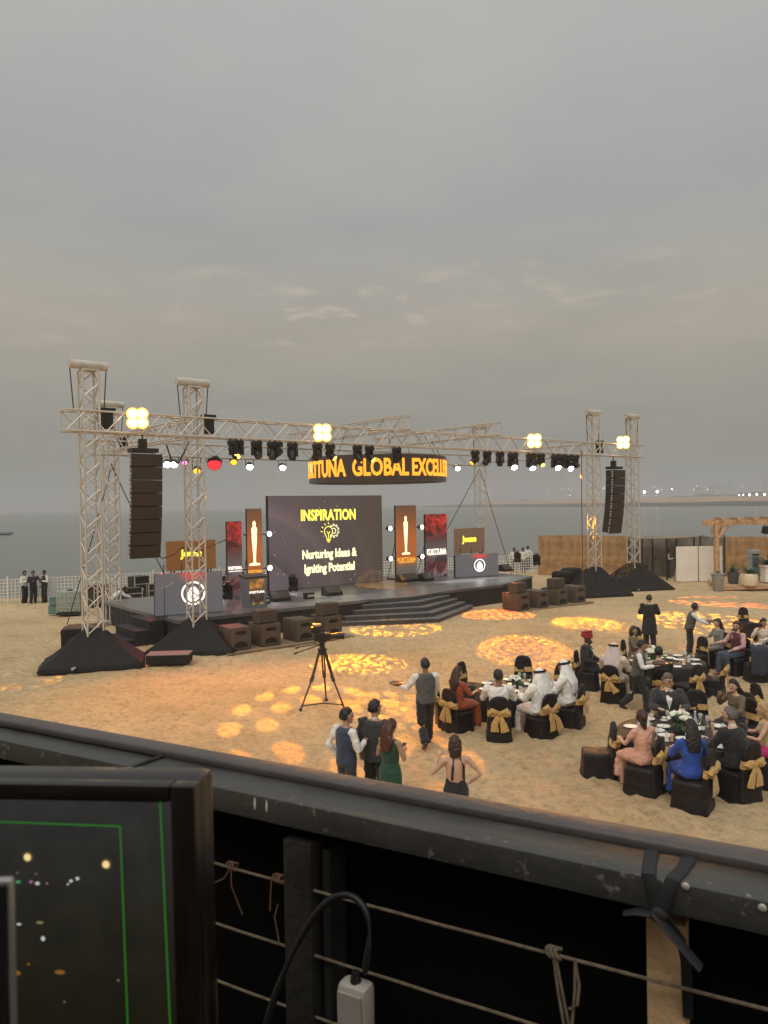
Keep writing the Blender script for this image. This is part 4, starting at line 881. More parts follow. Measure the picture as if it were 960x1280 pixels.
# ---- broadcast camera on tripod
p = G(404, 884); t = thing('tripod_camera', 'broadcast video camera on a tall three legged tripod', 'video camera', p, R(12))
hub = V3((0, 0, 1.42))
for q in (200, 320, 75):
    e = V3((math.cos(R(q)) * .62, math.sin(R(q)) * .62, .0)); mid = hub.lerp(e, .48); hub2 = hub + V3((e.x * .12, e.y * .12, 0))
    l = MB(); sd = V3((-e.y, e.x, 0)).normalized() * .028
    l.cyl(hub2 + sd, mid + sd, .02, n=8); l.cyl(hub2 - sd, mid - sd, .02, n=8); l.cyl(mid - (hub - mid) * .1, mid + (hub - mid) * .12, .045, n=8); l.cyl(mid, e + V3((0, 0, .03)), .022, n=8); l.ball(e + V3((0, 0, .03)), .045)
    l.obj('leg', mat('tripod_brown', (.05, .026, .018), .4, var=.3), t, smooth=True)
    bar(t, 'spreader', e * .92 + V3((0, 0, .12)), (0, 0, .10), .015, M_BLACKM)
MB().lathe([(.05, 1.30), (.11, 1.40), (.12, 1.46), (.07, 1.48), (.065, 1.60), (.1, 1.62), (.1, 1.66)], n=16).obj('fluid_head', M_BLACKM, t, smooth=True)
for sg, ex in ((-1, (-.62, -.12, 1.42)), (1, (-.55, .18, 1.5))): bar(t, 'pan_bar', (-.05, .05 * sg, 1.57), ex, .014, M_BLACKM); bar(t, 'grip', ex, V3(ex) + V3((-.1, 0, -.03)), .024, M_BLACKM)
MB().bbox((0, 0, 1.76), (.42, .16, .20), .03).obj('camera_body', M_BLACKM, t, smooth=True); MB().loft([(.2, 0, 1.76), (.34, 0, 1.76), (.36, 0, 1.76), (.55, 0, 1.76)], [.06, .07, .085, .09], n=14).obj('camera_lens', M_BLACKM, t, smooth=True)
MB().bbox((-.16, 0, 1.94), (.24, .12, .14), .02).obj('viewfinder', M_BLACKM, t, smooth=True); MB().bbox((-.12, .02, 2.06), (.20, .14, .05), .01).obj('monitor_hood', mat('hood_tan', (.5, .38, .22), .5), t); bar(t, 'handle', (-.05, 0, 1.9), (.18, 0, 1.92), .018, M_BLACKM)

# ================================================================== PEOPLE
ARM = {  # side +1 (right): elbow and wrist from the shoulder; mirrored for the left
    'down': ((.06, -.04, -.28), (.07, .06, -.52)), 'hold': ((.08, .03, -.27), (-.06, .26, -.20)), 'table': ((.09, .14, -.24), (.00, .37, -.22)),
    'tray': ((.07, .08, -.27), (.02, .33, -.22)), 'up': ((.15, .12, -.22), (.02, .22, .00)), 'lap': ((.07, .06, -.27), (-.04, .28, -.36)), 'reach': ((.08, .18, -.20), (.02, .42, -.28)),
    'side_tray': ((.12, .08, -.25), (.22, .32, -.26)), 'back': ((.08, -.12, -.26), (.06, .02, -.46)), 'hip': ((.20, -.04, -.24), (.08, .10, -.40)), 'swing': ((.05, .10, -.27), (.04, .26, -.46))}
def hand(mb, w, d, side, curl=.5):
    d = V3(d).normalized(); up = V3((0, 0, 1)); sd = d.cross(up)
    if sd.length < .1: sd = V3((1, 0, 0))
    sd.normalize(); nn = sd.cross(d).normalized(); p1 = w + d * .085
    mb.loft([w - d * .02, w + d * .03, p1], [(.026, .018), (.040, .016), (.038, .013)], xax=sd, n=8)
    for k, L in enumerate((.066, .076, .072, .056)):
        b = p1 + sd * (-.028 + .0187 * k) - d * .01; m1 = b + d * L * .55 - nn * .012 * curl; m2 = b + d * L * .85 - nn * .045 * curl
        mb.loft([b, m1, m2], [.0090, .0085, .0065], n=6)
    b = w + d * .025 + sd * (-.036 * side); mb.loft([b, b + d * .035 + sd * (-.022 * side) - nn * .01, b + d * .062 + sd * (-.018 * side) - nn * .022], [.011, .010, .007], n=6)
def head_fn(p):                               # narrower jaw, flatter face
    x, y, z = p.x, p.y, p.z
    if z < 0: x *= 1 + .30 * z; y *= (1 + .12 * z)
    if y > 0: y *= .93
    return V3((x, y, z))
PEOPLE = []
RJ = random.Random(77)
def person(label, loc, rz, pose='stand', arms=('down', 'down'), sex='m', skin='tan', hair='short', hcol='black', top=None, bottom=None, over=None, h=1.75, look=0., nod=0., lean=0., turn=0., shoes=(.012, .010, .010), dress=None, extra=None, sleeve='long', group=None, seat_z=.50):
    t = thing('person', label, 'person', loc, rz, group); k = h / 1.75 * (1.07 if pose == 'sit' else 1.02); t.scale = (k * (1.05 if pose == 'sit' else 1.03), k, k)
    fem = sex == 'f'
    sit = pose == 'sit'; pz = (seat_z / k + .105) if sit else .95
    P = V3((0, 0, pz))
    ln = R(lean); up = V3((0, math.sin(ln), math.cos(ln))); fw = V3((0, math.cos(ln), -math.sin(ln)))
    Wt, Ch, Nk = P + up * .14 + fw * .005, P + up * .36 + fw * .01, P + up * .53
    Hd = Nk + up * .155 + fw * (.025 + .03 * abs(math.sin(R(nod)))) - V3((0, 0, .02 * abs(math.sin(R(nod)))))
    sw = .165 if fem else .20
    sh = {s: P + up * .475 + V3((s * sw, 0, 0)) - fw * .01 for s in (-1, 1)}
    el, wr = {}, {}
    for i, s in enumerate((-1, 1)):
        e, w = ARM[arms[i]] if isinstance(arms[i], str) else arms[i]
        f = lambda q: sh[s] + V3((q[0] * s, 0, 0)) + V3((0, q[1], q[2]))
        el[s], wr[s] = f(e), f(w)
    hipw = .095
    hip = {s: P + V3((s * hipw, 0, -.03)) for s in (-1, 1)}
    if sit:
        kn = {s: V3((s * .11, .43, pz - .05)) for s in (-1, 1)}; an = {s: V3((s * .11, .43 + .03 * s, .09)) for s in (-1, 1)}
    elif pose == 'walk':
        kn = {1: V3((.10, .20, .51)), -1: V3((-.10, -.04, .50))}; an = {1: V3((.10, .22, .09)), -1: V3((-.10, -.36, .19))}
    else:
        kn = {s: V3((s * .10, .03, .50)) for s in (-1, 1)}; an = {s: V3((s * (.11 + .02 * s), -.02, .09)) for s in (-1, 1)}
    X = V3((1, 0, 0))
    tr = [(P - up * .09, (.12, .10)), (P - up * .02, (.168, .118) if not fem else (.175, .125)), (Wt, (.148, .108) if not fem else (.125, .095)), (P + up * .26, (.165, .118) if not fem else (.140, .105)), (Ch, (.182, .122) if not fem else (.150, .118)), (P + up * .45, (.180, .10) if not fem else (.150, .09)), (P + up * .50, (.115, .07) if not fem else (.10, .065)), (Nk, (.058, .058) if not fem else (.05, .05))]
    def torso(mb, g=0., a=0, b=None):
        q = tr[a:b]; mb.loft([p for p, r in q], [(r[0] + g, r[1] + g) for p, r in q], xax=X, n=14)
    def arm(mb, s, g=0., to=1.0):
        f_ = .86 if fem else 1.0
        pts = [sh[s] - V3((s * .05, 0, 0)) , sh[s], sh[s].lerp(el[s], .5), el[s], el[s].lerp(wr[s], .35), wr[s]]; rad = [.05 * f_ + g, .058 * f_ + g, .050 * f_ + g, .042 * f_ + g, .040 * f_ + g, .027 * f_ + g]
        if to < 1: n_ = {.3: 3, .5: 4}[to]; pts, rad = pts[:n_], rad[:n_]
        mb.loft(pts, rad, n=10)
    def leg(mb, s, g=0., straight=0.):
        pts = [hip[s] + V3((0, 0, .04)), hip[s].lerp(kn[s], .4), kn[s], kn[s].lerp(an[s], .35), an[s]]
        mb.loft(pts, [.088 + g, .078 + g, .056 + g + straight, .053 + g + straight, .038 + g + straight * 1.6], n=10)
    def foot(mb, s, g=0.):
        d = (an[s] - kn[s]).normalized(); f_ = V3((0, 1, 0)) if pose != 'walk' or s == 1 else V3((0, .85, -.5))
        a = an[s] + V3((0, 0, -.045)); mb.loft([a - f_ * .06, a - f_ * .02, a + f_ * .08, a + f_ * .16, a + f_ * .19], [(.026 + g, .03), (.036 + g, .045 + g), (.042 + g, .035), (.040 + g, .024), (.02, .014)], xax=X, n=10)
    HR = Euler((-R(nod), 0, R(look)), 'XYZ').to_matrix()
    hl = lambda q: Hd + HR @ V3(q)
    # body
    mb = MB(); torso(mb)
    for s in (-1, 1): arm(mb, s); leg(mb, s); foot(mb, s)
    mb.loft([Nk - up * .05, Nk + up * .05, hl((0, -.01, -.05))], [.062 if not fem else .05, .052 if not fem else .044, .05], n=10)
    mb.ball(Hd, (.079, .098, .117), n=16, m=12, rot=HR, fn=head_fn)
    mb.loft([hl((0, .085, .025)), hl((0, .108, -.015)), hl((0, .098, -.03))], [.010, .017, .012], n=6); mb.loft([hl((0, .06, -.085)), hl((0, .085, -.10))], [.03, .022], n=8)
    for s in (-1, 1): mb.loft([hl((s * .074, -.01, .025)), hl((s * .086, -.015, -.005)), hl((s * .075, -.005, -.035))], [.012, .016, .008], n=6)
    me = remesh(mb, 'body', SKIN[skin], .017, 3)
    ex = MB()
    for s in (-1, 1): hand(ex, wr[s], wr[s] - el[s], s)
    for s in (-1, 1): ex.ball(hl((s * .031, .0885, .012)), (.013, .007, .007), n=8, m=5, mi=1); ex.box(hl((s * .032, .091, .036)), (.034, .010, .007), rot=HR, mi=1)
    ex.ball(hl((0, .0935, -.056)), (.024, .007, .008), n=8, m=5, mi=2)
    m2 = ex.mesh('extra', [SKIN[skin], M_EYE, M_LIP], True)
    bm = bmesh.new(); bm.from_mesh(me); bm.from_mesh(m2); bm.to_mesh(me); bm.free(); me.materials.append(M_EYE); me.materials.append(M_LIP); bpy.data.meshes.remove(m2)
    link('body', me, t)
    # clothes
    def wear(name, fn, m, vox=.017, sm=3): 
        q = MB(); fn(q); link(name, remesh(q, name, m, vox, sm, fold=.034, fscale=.075), t)
    if bottom is not None:
        def f(q):
            torso(q, .012, 0, 3)
            for s in (-1, 1): leg(q, s, .014, .018)
        wear('trousers', f, cloth(*bottom))
    if top is not None and not (over and over[0] in ('jacket', 'coat', 'robe')):
        def f(q):
            torso(q, .013, 1 if bottom else 0, 7)
            if sleeve != 'none':
                for s in (-1, 1): arm(q, s, .012, 1.0 if sleeve == 'long' else (.3 if sleeve == 'cap' else .5))
        wear('shirt' if bottom else 'bodice', f, cloth(*top))
    if dress is not None:                       # (cloth, hem height, flare)
        c_, hem, fl = dress
        def f(q):
            if sit:
                q.loft([P - V3((0, .02, 0)) + up * .06, P + V3((0, .08, -.01)), P + V3((0, .28, -.02)), V3((0, .46, pz - .05))], [(.17, .12), (.205, .125), (.20, .105), (.19, .085)], xax=X, n=14)
                q.loft([V3((0, .42, pz - .03)), V3((0, .47, (pz + hem) / 2)), V3((0, .46, hem))], [(.18, .09), (.18 + fl * .4, .10), (.17 + fl, .11)], xax=X, n=14)
            else: q.loft([Wt, P, P - V3((0, 0, .2)), V3((0, .0, (pz + hem) / 2)), V3((0, 0, hem))], [(.135, .11), (.19, .14), (.195, .15), (.19 + fl * .4, .16 + fl * .3), (.18 + fl, .16 + fl)], xax=X, n=16)
        wear('skirt', f, cloth(*c_))
    if over is not None:
        kind, c_ = over
        if kind == 'vest':
            def f(q): q.loft([P - up * .06, P + up * .02, Wt, P + up * .26, Ch, P + up * .455, P + up * .512], [(.188, .138), (.192, .142), (.176, .136), (.192, .145), (.206, .150), (.203, .130), (.128, .088)], xax=X, n=16)
            wear('waistcoat', f, cloth(*c_))
            s_ = MB(); s_.add([Ch + V3((-.035, 0, 0)) + fw * .15 + up * .10, Ch + V3((.035, 0, 0)) + fw * .15 + up * .10, Wt + fw * .137 + up * .05], [(0, 1, 2)]); s_.obj('shirt_front', cloth(*(top or ('w', (.7, .7, .68)))), t)
        elif kind in ('jacket', 'coat'):
            ext = .10 if kind == 'jacket' else .45
            def f(q):
                if sit: q.loft([P - up * .06, P + up * .02, Wt, P + up * .26, Ch, P + up * .455, P + up * .50], [(.195, .140), (.20, .142), (.18, .138), (.197, .146), (.208, .150), (.205, .125), (.122, .085)], xax=X, n=16)
                else: q.loft([P - V3((0, 0, ext)), P - up * .04, P + up * .02, Wt, P + up * .26, Ch, P + up * .455, P + up * .50], [(.205 + ext * .1, .16 + ext * .1), (.20, .155), (.20, .148), (.182, .140), (.198, .147), (.210, .150), (.207, .125), (.122, .085)], xax=X, n=16)
                for s in (-1, 1): arm(q, s, .024)
            wear('jacket' if kind == 'jacket' else 'long_coat', f, cloth(*c_))
            s_ = MB(); s_.add([Nk + V3((-.05, 0, 0)) + fw * .075 - up * .02, Nk + V3((.05, 0, 0)) + fw * .075 - up * .02, Ch + V3((.045, 0, 0)) + fw * .162, Wt + fw * .150 + up * .04, Ch + V3((-.045, 0, 0)) + fw * .162], [(0, 4, 3, 2, 1)]); s_.obj('shirt_front', cloth('white_shirt', (.72, .70, .66)), t)
            s_ = MB(); s_.loft([Nk - up * .035, Nk + up * .03], [(.060, .062), (.054, .056)], xax=X, n=12); s_.obj('shirt_collar', cloth('white_shirt', (.72, .70, .66)), t, smooth=True)
        elif kind == 'robe':
            def f(q):
                torso(q, .03, 1, 7)
                for s in (-1, 1): arm(q, s, .030)
                if sit:
                    q.loft([P + up * .06, P + V3((0, .08, 0)), P + V3((0, .28, -.01)), V3((0, .47, pz - .05))], [(.19, .15), (.215, .14), (.21, .115), (.20, .10)], xax=X, n=14); q.loft([V3((0, .44, pz - .02)), V3((0, .48, .35)), V3((0, .48, .10))], [(.19, .10), (.20, .11), (.21, .12)], xax=X, n=14)
                else: q.loft([Wt, P, V3((0, 0, .5)), V3((0, 0, .08))], [(.18, .14), (.21, .16), (.22, .18), (.25, .2)], xax=X, n=16)
            wear('robe', f, cloth(*c_))
        elif kind == 'halter':
            def f(q): q.loft([P - up * .06, P + up * .02, Wt + fw * .01, P + up * .2 + fw * .02], [(.19, .14), (.188, .138), (.142, .11), (.140, .10)], xax=X, n=14)
            wear('dress_back', f, cloth(*c_)); q = MB()
            for s in (-1, 1): q.loft([P + up * .2 + V3((s * .09, 0, 0)) - fw * .10, Ch + V3((s * .08, 0, 0)) - fw * .128 + up * .04, Nk + V3((s * .05, 0, 0)) - fw * .055 - up * .03], [(.018, .008)] * 3, n=8)
            q.obj('shoulder_strap', cloth(*c_), t, smooth=True)
    if not (dress and not bottom and False):
        for s in (-1, 1):
            q = MB(); foot(q, s, .008); q.obj('shoe', mat('shoe_%02d' % int(shoes[0] * 1000), shoes, .35), t, smooth=True)
    # hair and headwear
    HM = HAIR[hcol] if hcol in HAIR else None
    def cap(scale, line, m, name='hair', low=-.55):
        def fn(p):
            q = head_fn(p); face = p.y > .05 and p.z < line
            cut = .80 if (face or p.z < low) else 1.0
            return q * cut
        q = MB(); q.ball(Hd + HR @ V3((0, -.008, .010)), (.079 * scale, .100 * scale, .117 * scale), n=20, m=16, rot=HR, fn=fn); q.v = [(x + RJ.uniform(-.009, .009), y + RJ.uniform(-.006, .006), z + RJ.uniform(-.006, .006)) for x, y, z in q.v]; return q
    if hair in ('short', 'long', 'mid', 'bun'):
        q = cap(1.14, .48, HM, low=-.42 if hair == 'short' else -.7)
        if hair == 'long': q.loft([hl((0, -.05, .06)), hl((0, -.085, -.04)), Nk - fw * .105 - up * .04, Ch - fw * .145 - up * .02], [(.085, .055), (.105, .06), (.125, .045), (.085, .02)], xax=HR @ X, n=12)
        if hair == 'mid': q.loft([hl((0, -.03, .06)), hl((0, -.06, -.06)), hl((0, -.07, -.17))], [(.085, .07), (.10, .075), (.075, .045)], xax=HR @ X, n=12)
        if hair == 'bun': q.ball(hl((0, -.115, .03)), .05); q.loft([hl((0, -.06, 0)), hl((0, -.09, -.08)), hl((.03, -.10, -.17))], [(.07, .05), (.06, .04), (.03, .02)], n=10)
        link('hair', remesh(q, 'hair', HM, .012, 1, fold=.030, fscale=.035), t)
    elif hair == 'turban':
        q = MB(); q.ball(hl((0, -.01, .070)), (.125, .142, .105), n=18, m=12, rot=HR)
        for k_ in range(4): q.loft([hl((.125 * math.cos(a) * (1 - .05 * k_), -.01 + .136 * math.sin(a) * (1 - .05 * k_), .035 + .035 * k_ - .02 * math.sin(a) + .04 * math.sin(a) * (k_ % 2))) for a in [2 * math.pi * j / 16 for j in range(17)]], [.022] * 17, n=6)
        link('turban', remesh(q, 'turban', cloth('turban_red', (.26, .012, .02)), .010, 2), t)
        q = MB(); q.loft([hl((-.07, .02, -.05)), hl((-.04, .085, -.105)), hl((.04, .085, -.105)), hl((.07, .02, -.05))], [.022, .035, .035, .022], n=8); q.obj('beard', HAIR['black'], t, smooth=True)
    elif hair == 'ghutra':
        q = cap(1.17, .30, None, low=-2); m_ = cloth('ghutra_' + hcol, dict(white=(.74, .73, .70), pink=(.62, .52, .50))[hcol], .2)
        q.loft([hl((0, -.05, .05)), hl((0, -.085, -.08)), Nk - fw * .10 - up * .06, Ch - fw * .165, Ch - fw * .16 - up * .22], [(.10, .07), (.15, .075), (.185, .06), (.17, .03), (.13, .018)], xax=X, n=16)
        for s in (-1, 1): q.loft([hl((s * .085, .0, .03)), hl((s * .115, .01, -.10)), Ch + V3((s * .15, .09, .06)), Ch + V3((s * .12, .15, -.12))], [(.035, .05), (.04, .06), (.06, .03), (.045, .015)], n=10)
        link('headscarf', remesh(q, 'headscarf', m_, .013, 3), t)
        for z_ in (.066, .088): MB().loft([hl((.098 * math.cos(a), -.012 + .118 * math.sin(a), z_ - .02 * math.sin(a))) for a in [2 * math.pi * j / 20 for j in range(21)]], [.0115] * 21, n=6).obj('head_cord', M_BLACKC, t, smooth=True)
    if extra == 'glasses':
        q = MB()
        for s in (-1, 1): q.loft([hl((s * .033 + .022 * math.cos(a), .102, .012 + .016 * math.sin(a))) for a in [2 * math.pi * j / 12 for j in range(13)]], [.0035] * 13, n=4); q.cyl(hl((s * .055, .098, .015)), hl((s * .082, -.01, .015)), .003, n=4)
        q.cyl(hl((-.012, .104, .014)), hl((.012, .104, .014)), .003, n=4); q.obj('glasses', M_BLACKM, t)
    if extra == 'beard':
        q = MB(); q.loft([hl((-.07, .02, -.05)), hl((-.045, .078, -.095)), hl((.045, .078, -.095)), hl((.07, .02, -.05))], [.016, .028, .028, .016], n=8); q.obj('beard', HM, t, smooth=True)
    t['hands'] = [list(wr[-1]), list(wr[1])]
    PEOPLE.append(t); return t
def hand_at(t, i): 
    q = V3(t['hands'][i]); m = Matrix.LocRotScale(t.location, t.rotation_euler, t.scale); return m @ q
def face(d): return math.atan2(-d[0], d[1])          # heading that makes local +Y look along d
C_ = dict(white_shirt=('white_shirt', (.72, .70, .66)), black=('black', (.012, .012, .013)), charcoal=('charcoal', (.03, .031, .034)), grey_vest=('grey_vest', (.075, .078, .076)), navy=('navy', (.028, .042, .075)), green=('green', (.012, .055, .030)), blue=('royal_blue', (.018, .065, .34)), blush=('blush', (.62, .33, .24)), pink=('pink_shirt', (.60, .34, .33)), jeans=('jeans', (.045, .065, .10)), cream=('cream', (.60, .52, .40)), floral=('floral', (.42, .36, .20)), silver=('silver', (.20, .19, .17)), rust=('rust', (.30, .06, .02)), thobe=('thobe', (.76, .74, .70)), tan=('tan', (.46, .36, .26)), magenta=('magenta', (.45, .03, .14)), maroon=('maroon', (.10, .02, .025)), bronze=('bronze', (.14, .10, .06)))
def at_head(px, py, hgt):                       # ground point of a standing figure whose crown is seen there
    p = G(px, py, hgt); return V3((p.x, p.y, 0))
# ---- standing near the terrace
p = at_head(432, 889, 1.74); person('man in blue waistcoat over white shirt, hands before him, below the railing', p, face((.75, .6)), arms=('back', 'hold'), top=C_['white_shirt'], over=('vest', C_['navy']), bottom=C_['charcoal'], skin='tan', look=-35, h=1.74)
p = at_head(468, 879, 1.80); person('man in black suit standing beside the woman in green', p, face((.45, .9)), arms=('down', 'down'), over=('jacket', C_['charcoal']), top=C_['white_shirt'], bottom=C_['black'], skin='tan', look=-30, h=1.80)
p = at_head(487, 903, 1.66); wg = person('woman in dark green sleeveless dress with long auburn hair holding a phone', p, face((.55, .8)), arms=('hold', 'hold'), sex='f', hair='long', hcol='auburn', top=C_['green'], dress=(C_['green'], .25, .06), sleeve='none', skin='tan', h=1.66, nod=18, look=-10)
p = at_head(569, 924, 1.66); person('woman in black backless halter dress with brown hair, arms raised before her', p, face((-.25, 1)), arms=('up', 'hip'), sex='f', hair='mid', hcol='brown', over=('halter', C_['black']), dress=(C_['black'], .05, .1), skin='light', h=1.66, look=-12)
p = G(533, 934); wt1 = person('waiter in grey waistcoat walking away with a tray past the seated woman', p, face((-.18, 1)), 'walk', (((.14, .10, -.25), (.26, .26, -.24)), 'swing'), top=C_['white_shirt'], over=('vest', C_['grey_vest']), bottom=C_['black'], skin='brown', h=1.78, look=10)
p = G(812, 812); mb1 = person('man in long black coat reading a sheet out on the open sand', p, face((.45, .85)), arms=('hold', 'hold'), top=C_['black'], over=('coat', C_['black']), bottom=C_['black'], skin='tan', h=1.80, nod=22)
p = G(862, 822); wt3 = person('waiter in grey waistcoat leaning to serve the woman in silver', p, face((1, -.25)), arms=('reach', 'reach'), top=C_['white_shirt'], over=('vest', C_['grey_vest']), bottom=C_['black'], skin='brown', lean=14, h=1.72, look=10)
p = G(797, 893); wt2 = person('waiter in grey waistcoat striding with a tray behind the man in glasses', p, face((.92, -.35)), 'walk', ('tray', 'tray'), top=C_['white_shirt'], over=('vest', C_['grey_vest']), bottom=C_['black'], skin='tan', lean=8, h=1.72, nod=14)
p = G(836, 722); person('man in dark waistcoat standing by the white site board', p, face((.9, -.3)), arms=('down', 'hold'), top=C_['white_shirt'], over=('vest', C_['charcoal']), bottom=C_['charcoal'], skin='brown', h=1.8)
for (px, py, c_, lab, d) in [(31, 755, 'white_shirt', 'worker in white shirt pointing, standing by the white fence', (1, -.2)), (42, 755, 'black', 'worker all in black standing between two others by the fence', (.6, -.6)), (56, 754, 'white_shirt', 'worker in white shirt and black apron leaning on a tool by the fence', (-.5, -.8))]:
    person(lab, G(px, py), face(d), arms=('reach', 'hold') if px < 50 else ('hold', 'down'), top=C_[c_], bottom=C_['black'], over=('vest', C_['black']) if px > 50 else None, skin='brown', h=1.74)
for (px, py, lab, d) in [(643, 716, 'person in white shirt by the fence, facing the sea, hands at front', (-.2, 1)), (654, 716, 'person in white shirt by the fence next to the bamboo, arm out', (.3, 1)), (660, 713, 'person in white shirt by the fence, standing half behind another', (.8, .5))]:
    person(lab, G(px, py), face(d), arms=('hold', 'side_tray'), top=C_['white_shirt'], bottom=C_['black'], skin='brown', h=1.76)
person('worker in white shirt bending over cases beside the rear truss tower', G(141, 773), face((.8, .3)), arms=('reach', 'reach'), top=C_['white_shirt'], bottom=C_['tan'], skin='brown', lean=55, h=1.7, hair='short')
def tray(who, lab, m):
    a, b = hand_at(who, 0), hand_at(who, 1); c = (a + b) / 2; d = V3((-math.sin(who.rotation_euler.z), math.cos(who.rotation_euler.z), 0))
    c = c + d * .16 + V3((0, 0, .02)); t = thing('serving_tray', lab, 'tray', c, who.rotation_euler.z); MB().lathe([(.19, 0), (.21, .012), (.22, .03), (.21, .028), (.19, .014)], n=20).obj('tray_plate', m, t, smooth=True); return c
c = tray(wt2, 'round tray carried by the striding waiter behind the man in glasses', mat('tray_brown', (.10, .05, .03), .35)); a = hand_at(wt1, 0)
t = thing('serving_tray', 'small dark tray in the hand of the waiter walking away', 'tray', a + V3((-.06, .08, .035)), 0); MB().lathe([(.15, 0), (.165, .012), (.17, .025), (.16, .02), (.14, .012)], n=20).obj('tray_plate', mat('tray_brown', (.10, .05, .03), .35), t, smooth=True)
tray(wt3, 'round tray held out by the waiter serving the woman in silver', mat('tray_brown', (.10, .05, .03), .35))
a = (hand_at(wg, 0) + hand_at(wg, 1)) / 2; t = thing('mobile_phone', 'dark mobile phone held by the woman in green', 'phone', a + V3((.07, .07, .02)), -.5); MB().bbox((0, 0, 0), (.075, .15, .01), .003, rot=Euler((.5, 0, 0)).to_matrix()).obj('phone_body', M_BLACKM, t); MB().box((0, -.0, .0075), (.068, .14, .001), rot=Euler((.5, 0, 0)).to_matrix()).obj('phone_screen', M_LENS['off'], t)
a = (hand_at(mb1, 0) + hand_at(mb1, 1)) / 2; tag(MB().box((0, 0, 0), (.15, .21, .003), rot=Euler((.6, 0, 0)).to_matrix()).obj('paper_sheet', M_PLATE, loc=a + V3((.06, .1, .03))), 'white sheet held by the man in long black coat', 'paper').rotation_euler.z = -.5

# ================================================================== TABLES AND CHAIRS
def chair_proto(seed=0):
    t = thing('covered_chair', '', 'chair')
    q = MB(); fx = lambda k: .008 * math.sin(k * 2.3)
    q.loft([(0, 0, 0), (0, 0, .12), (0, 0, .30), (0, 0, .44), (0, 0, .475)], [(.265, .275), (.245, .255), (.228, .240), (.225, .235), (.205, .215)], xax=(1, 0, 0), n=24, power=5)
    q.loft([(0, -.25, .0), (0, -.245, .3), (0, -.25, .62), (0, -.275, .80), (0, -.285, .90), (0, -.288, .955), (0, -.288, .975)], [(.25, .055), (.225, .045), (.215, .038), (.205, .036), (.175, .034), (.115, .03), (.05, .018)], xax=(1, 0, 0), n=24, power=3.2)
    link('chair_cover', remesh(q, 'chair_cover', M_CHAIR, .018, 3, fold=.030, fscale=.13 + .02 * seed), t)
    b = MB(); b.loft([(0, -.252, .585), (0, -.262, .64), (0, -.268, .70)], [(.226, .050), (.222, .052), (.218, .046)], xax=(1, 0, 0), n=24, power=3.2); b.obj('sash_band', M_GOLD, t, smooth=True)
    w = MB(); r = random.Random(2 + seed); ta, tb, tl = r.uniform(-.03, .06), r.uniform(-.03, .06), r.uniform(.24, .40)
    for s in (-1, 1):                          # bow loops and tails, each a crumpled puff of cloth
        w.loft([(s * .01, -.32, .64), (s * .07, -.345, .675), (s * .14, -.35, .69 + tb), (s * .185, -.335, .66 + ta), (s * .15, -.33, .61), (s * .06, -.33, .62)], [(.018, .02), (.05, .03), (.07, .035), (.055, .03), (.035, .03), (.02, .02)], xax=(0, 0, 1), n=10)
        w.loft([(s * .01, -.325, .63), (s * .045, -.345, .54), (s * .075 + ta, -.352, .45), (s * .10 + ta + tb, -.352, tl)], [(.02, .015), (.05, .016), (.065, .012), (.085, .008)], xax=(1, 0, 0), n=10)
    w.ball((0, -.335, .635), (.036, .03, .04))
    for i, v in enumerate(w.v): w.v[i] = (v[0] + r.uniform(-.008, .008), v[1] + r.uniform(-.008, .008), v[2] + r.uniform(-.008, .008))
    w.obj('sash_bow', M_GOLD, t, smooth=True, angle=60)
    return t
CHP = [chair_proto(k) for k in range(4)]; CHN = [0]
def chair(p, d, lab, group=None):
    k = CHN[0]; CHN[0] += 1
    c = CHP[k] if k < 4 else copy_tree(CHP[(k * 7 + k // 4) % 4])
    c.location = (p.x, p.y, 0); c.scale = (1.09, 1.09, 1.05); c.rotation_euler = (0, 0, face(d)); tag(c, lab)
    if group: c['group'] = group
    elif 'group' in c: del c['group']
    return c
def table(cx, cy, rad, lab, seed):
    t = thing('banquet_table', lab, 'table', (cx, cy, 0), 0); n = 72; r = random.Random(seed); q = MB(); vs = []
    for (rr_, z, am) in ((rad * .5, .755, 0), (rad - .02, .755, 0), (rad, .748, 0), (rad + .012, .72, .15), (rad + .02, .5, .55), (rad + .035, .25, .8), (rad + .05, .004, 1)):
        for k in range(n):
            a = 2 * math.pi * k / n; w = am * (.028 * math.sin(k * 2.2) + .018 * math.sin(k * 1.1 + 1))
            vs.append(((rr_ + w) * math.cos(a), (rr_ + w) * math.sin(a), z))
    q.add(vs, [(j * n + k, j * n + (k + 1) % n, (j + 1) * n + (k + 1) % n, (j + 1) * n + k) for j in range(6) for k in range(n)] + [tuple(range(n - 1, -1, -1))])
    q.f[-1] = tuple(range(len(q.v) - 7 * n, len(q.v) - 6 * n))
    q.obj('tablecloth', M_TCLOTH, t, smooth=True, angle=50); MB().lathe([(.3, .01), (.05, .06), (.05, .70)], n=12).obj('pedestal', M_BLACKM, t)
    return t
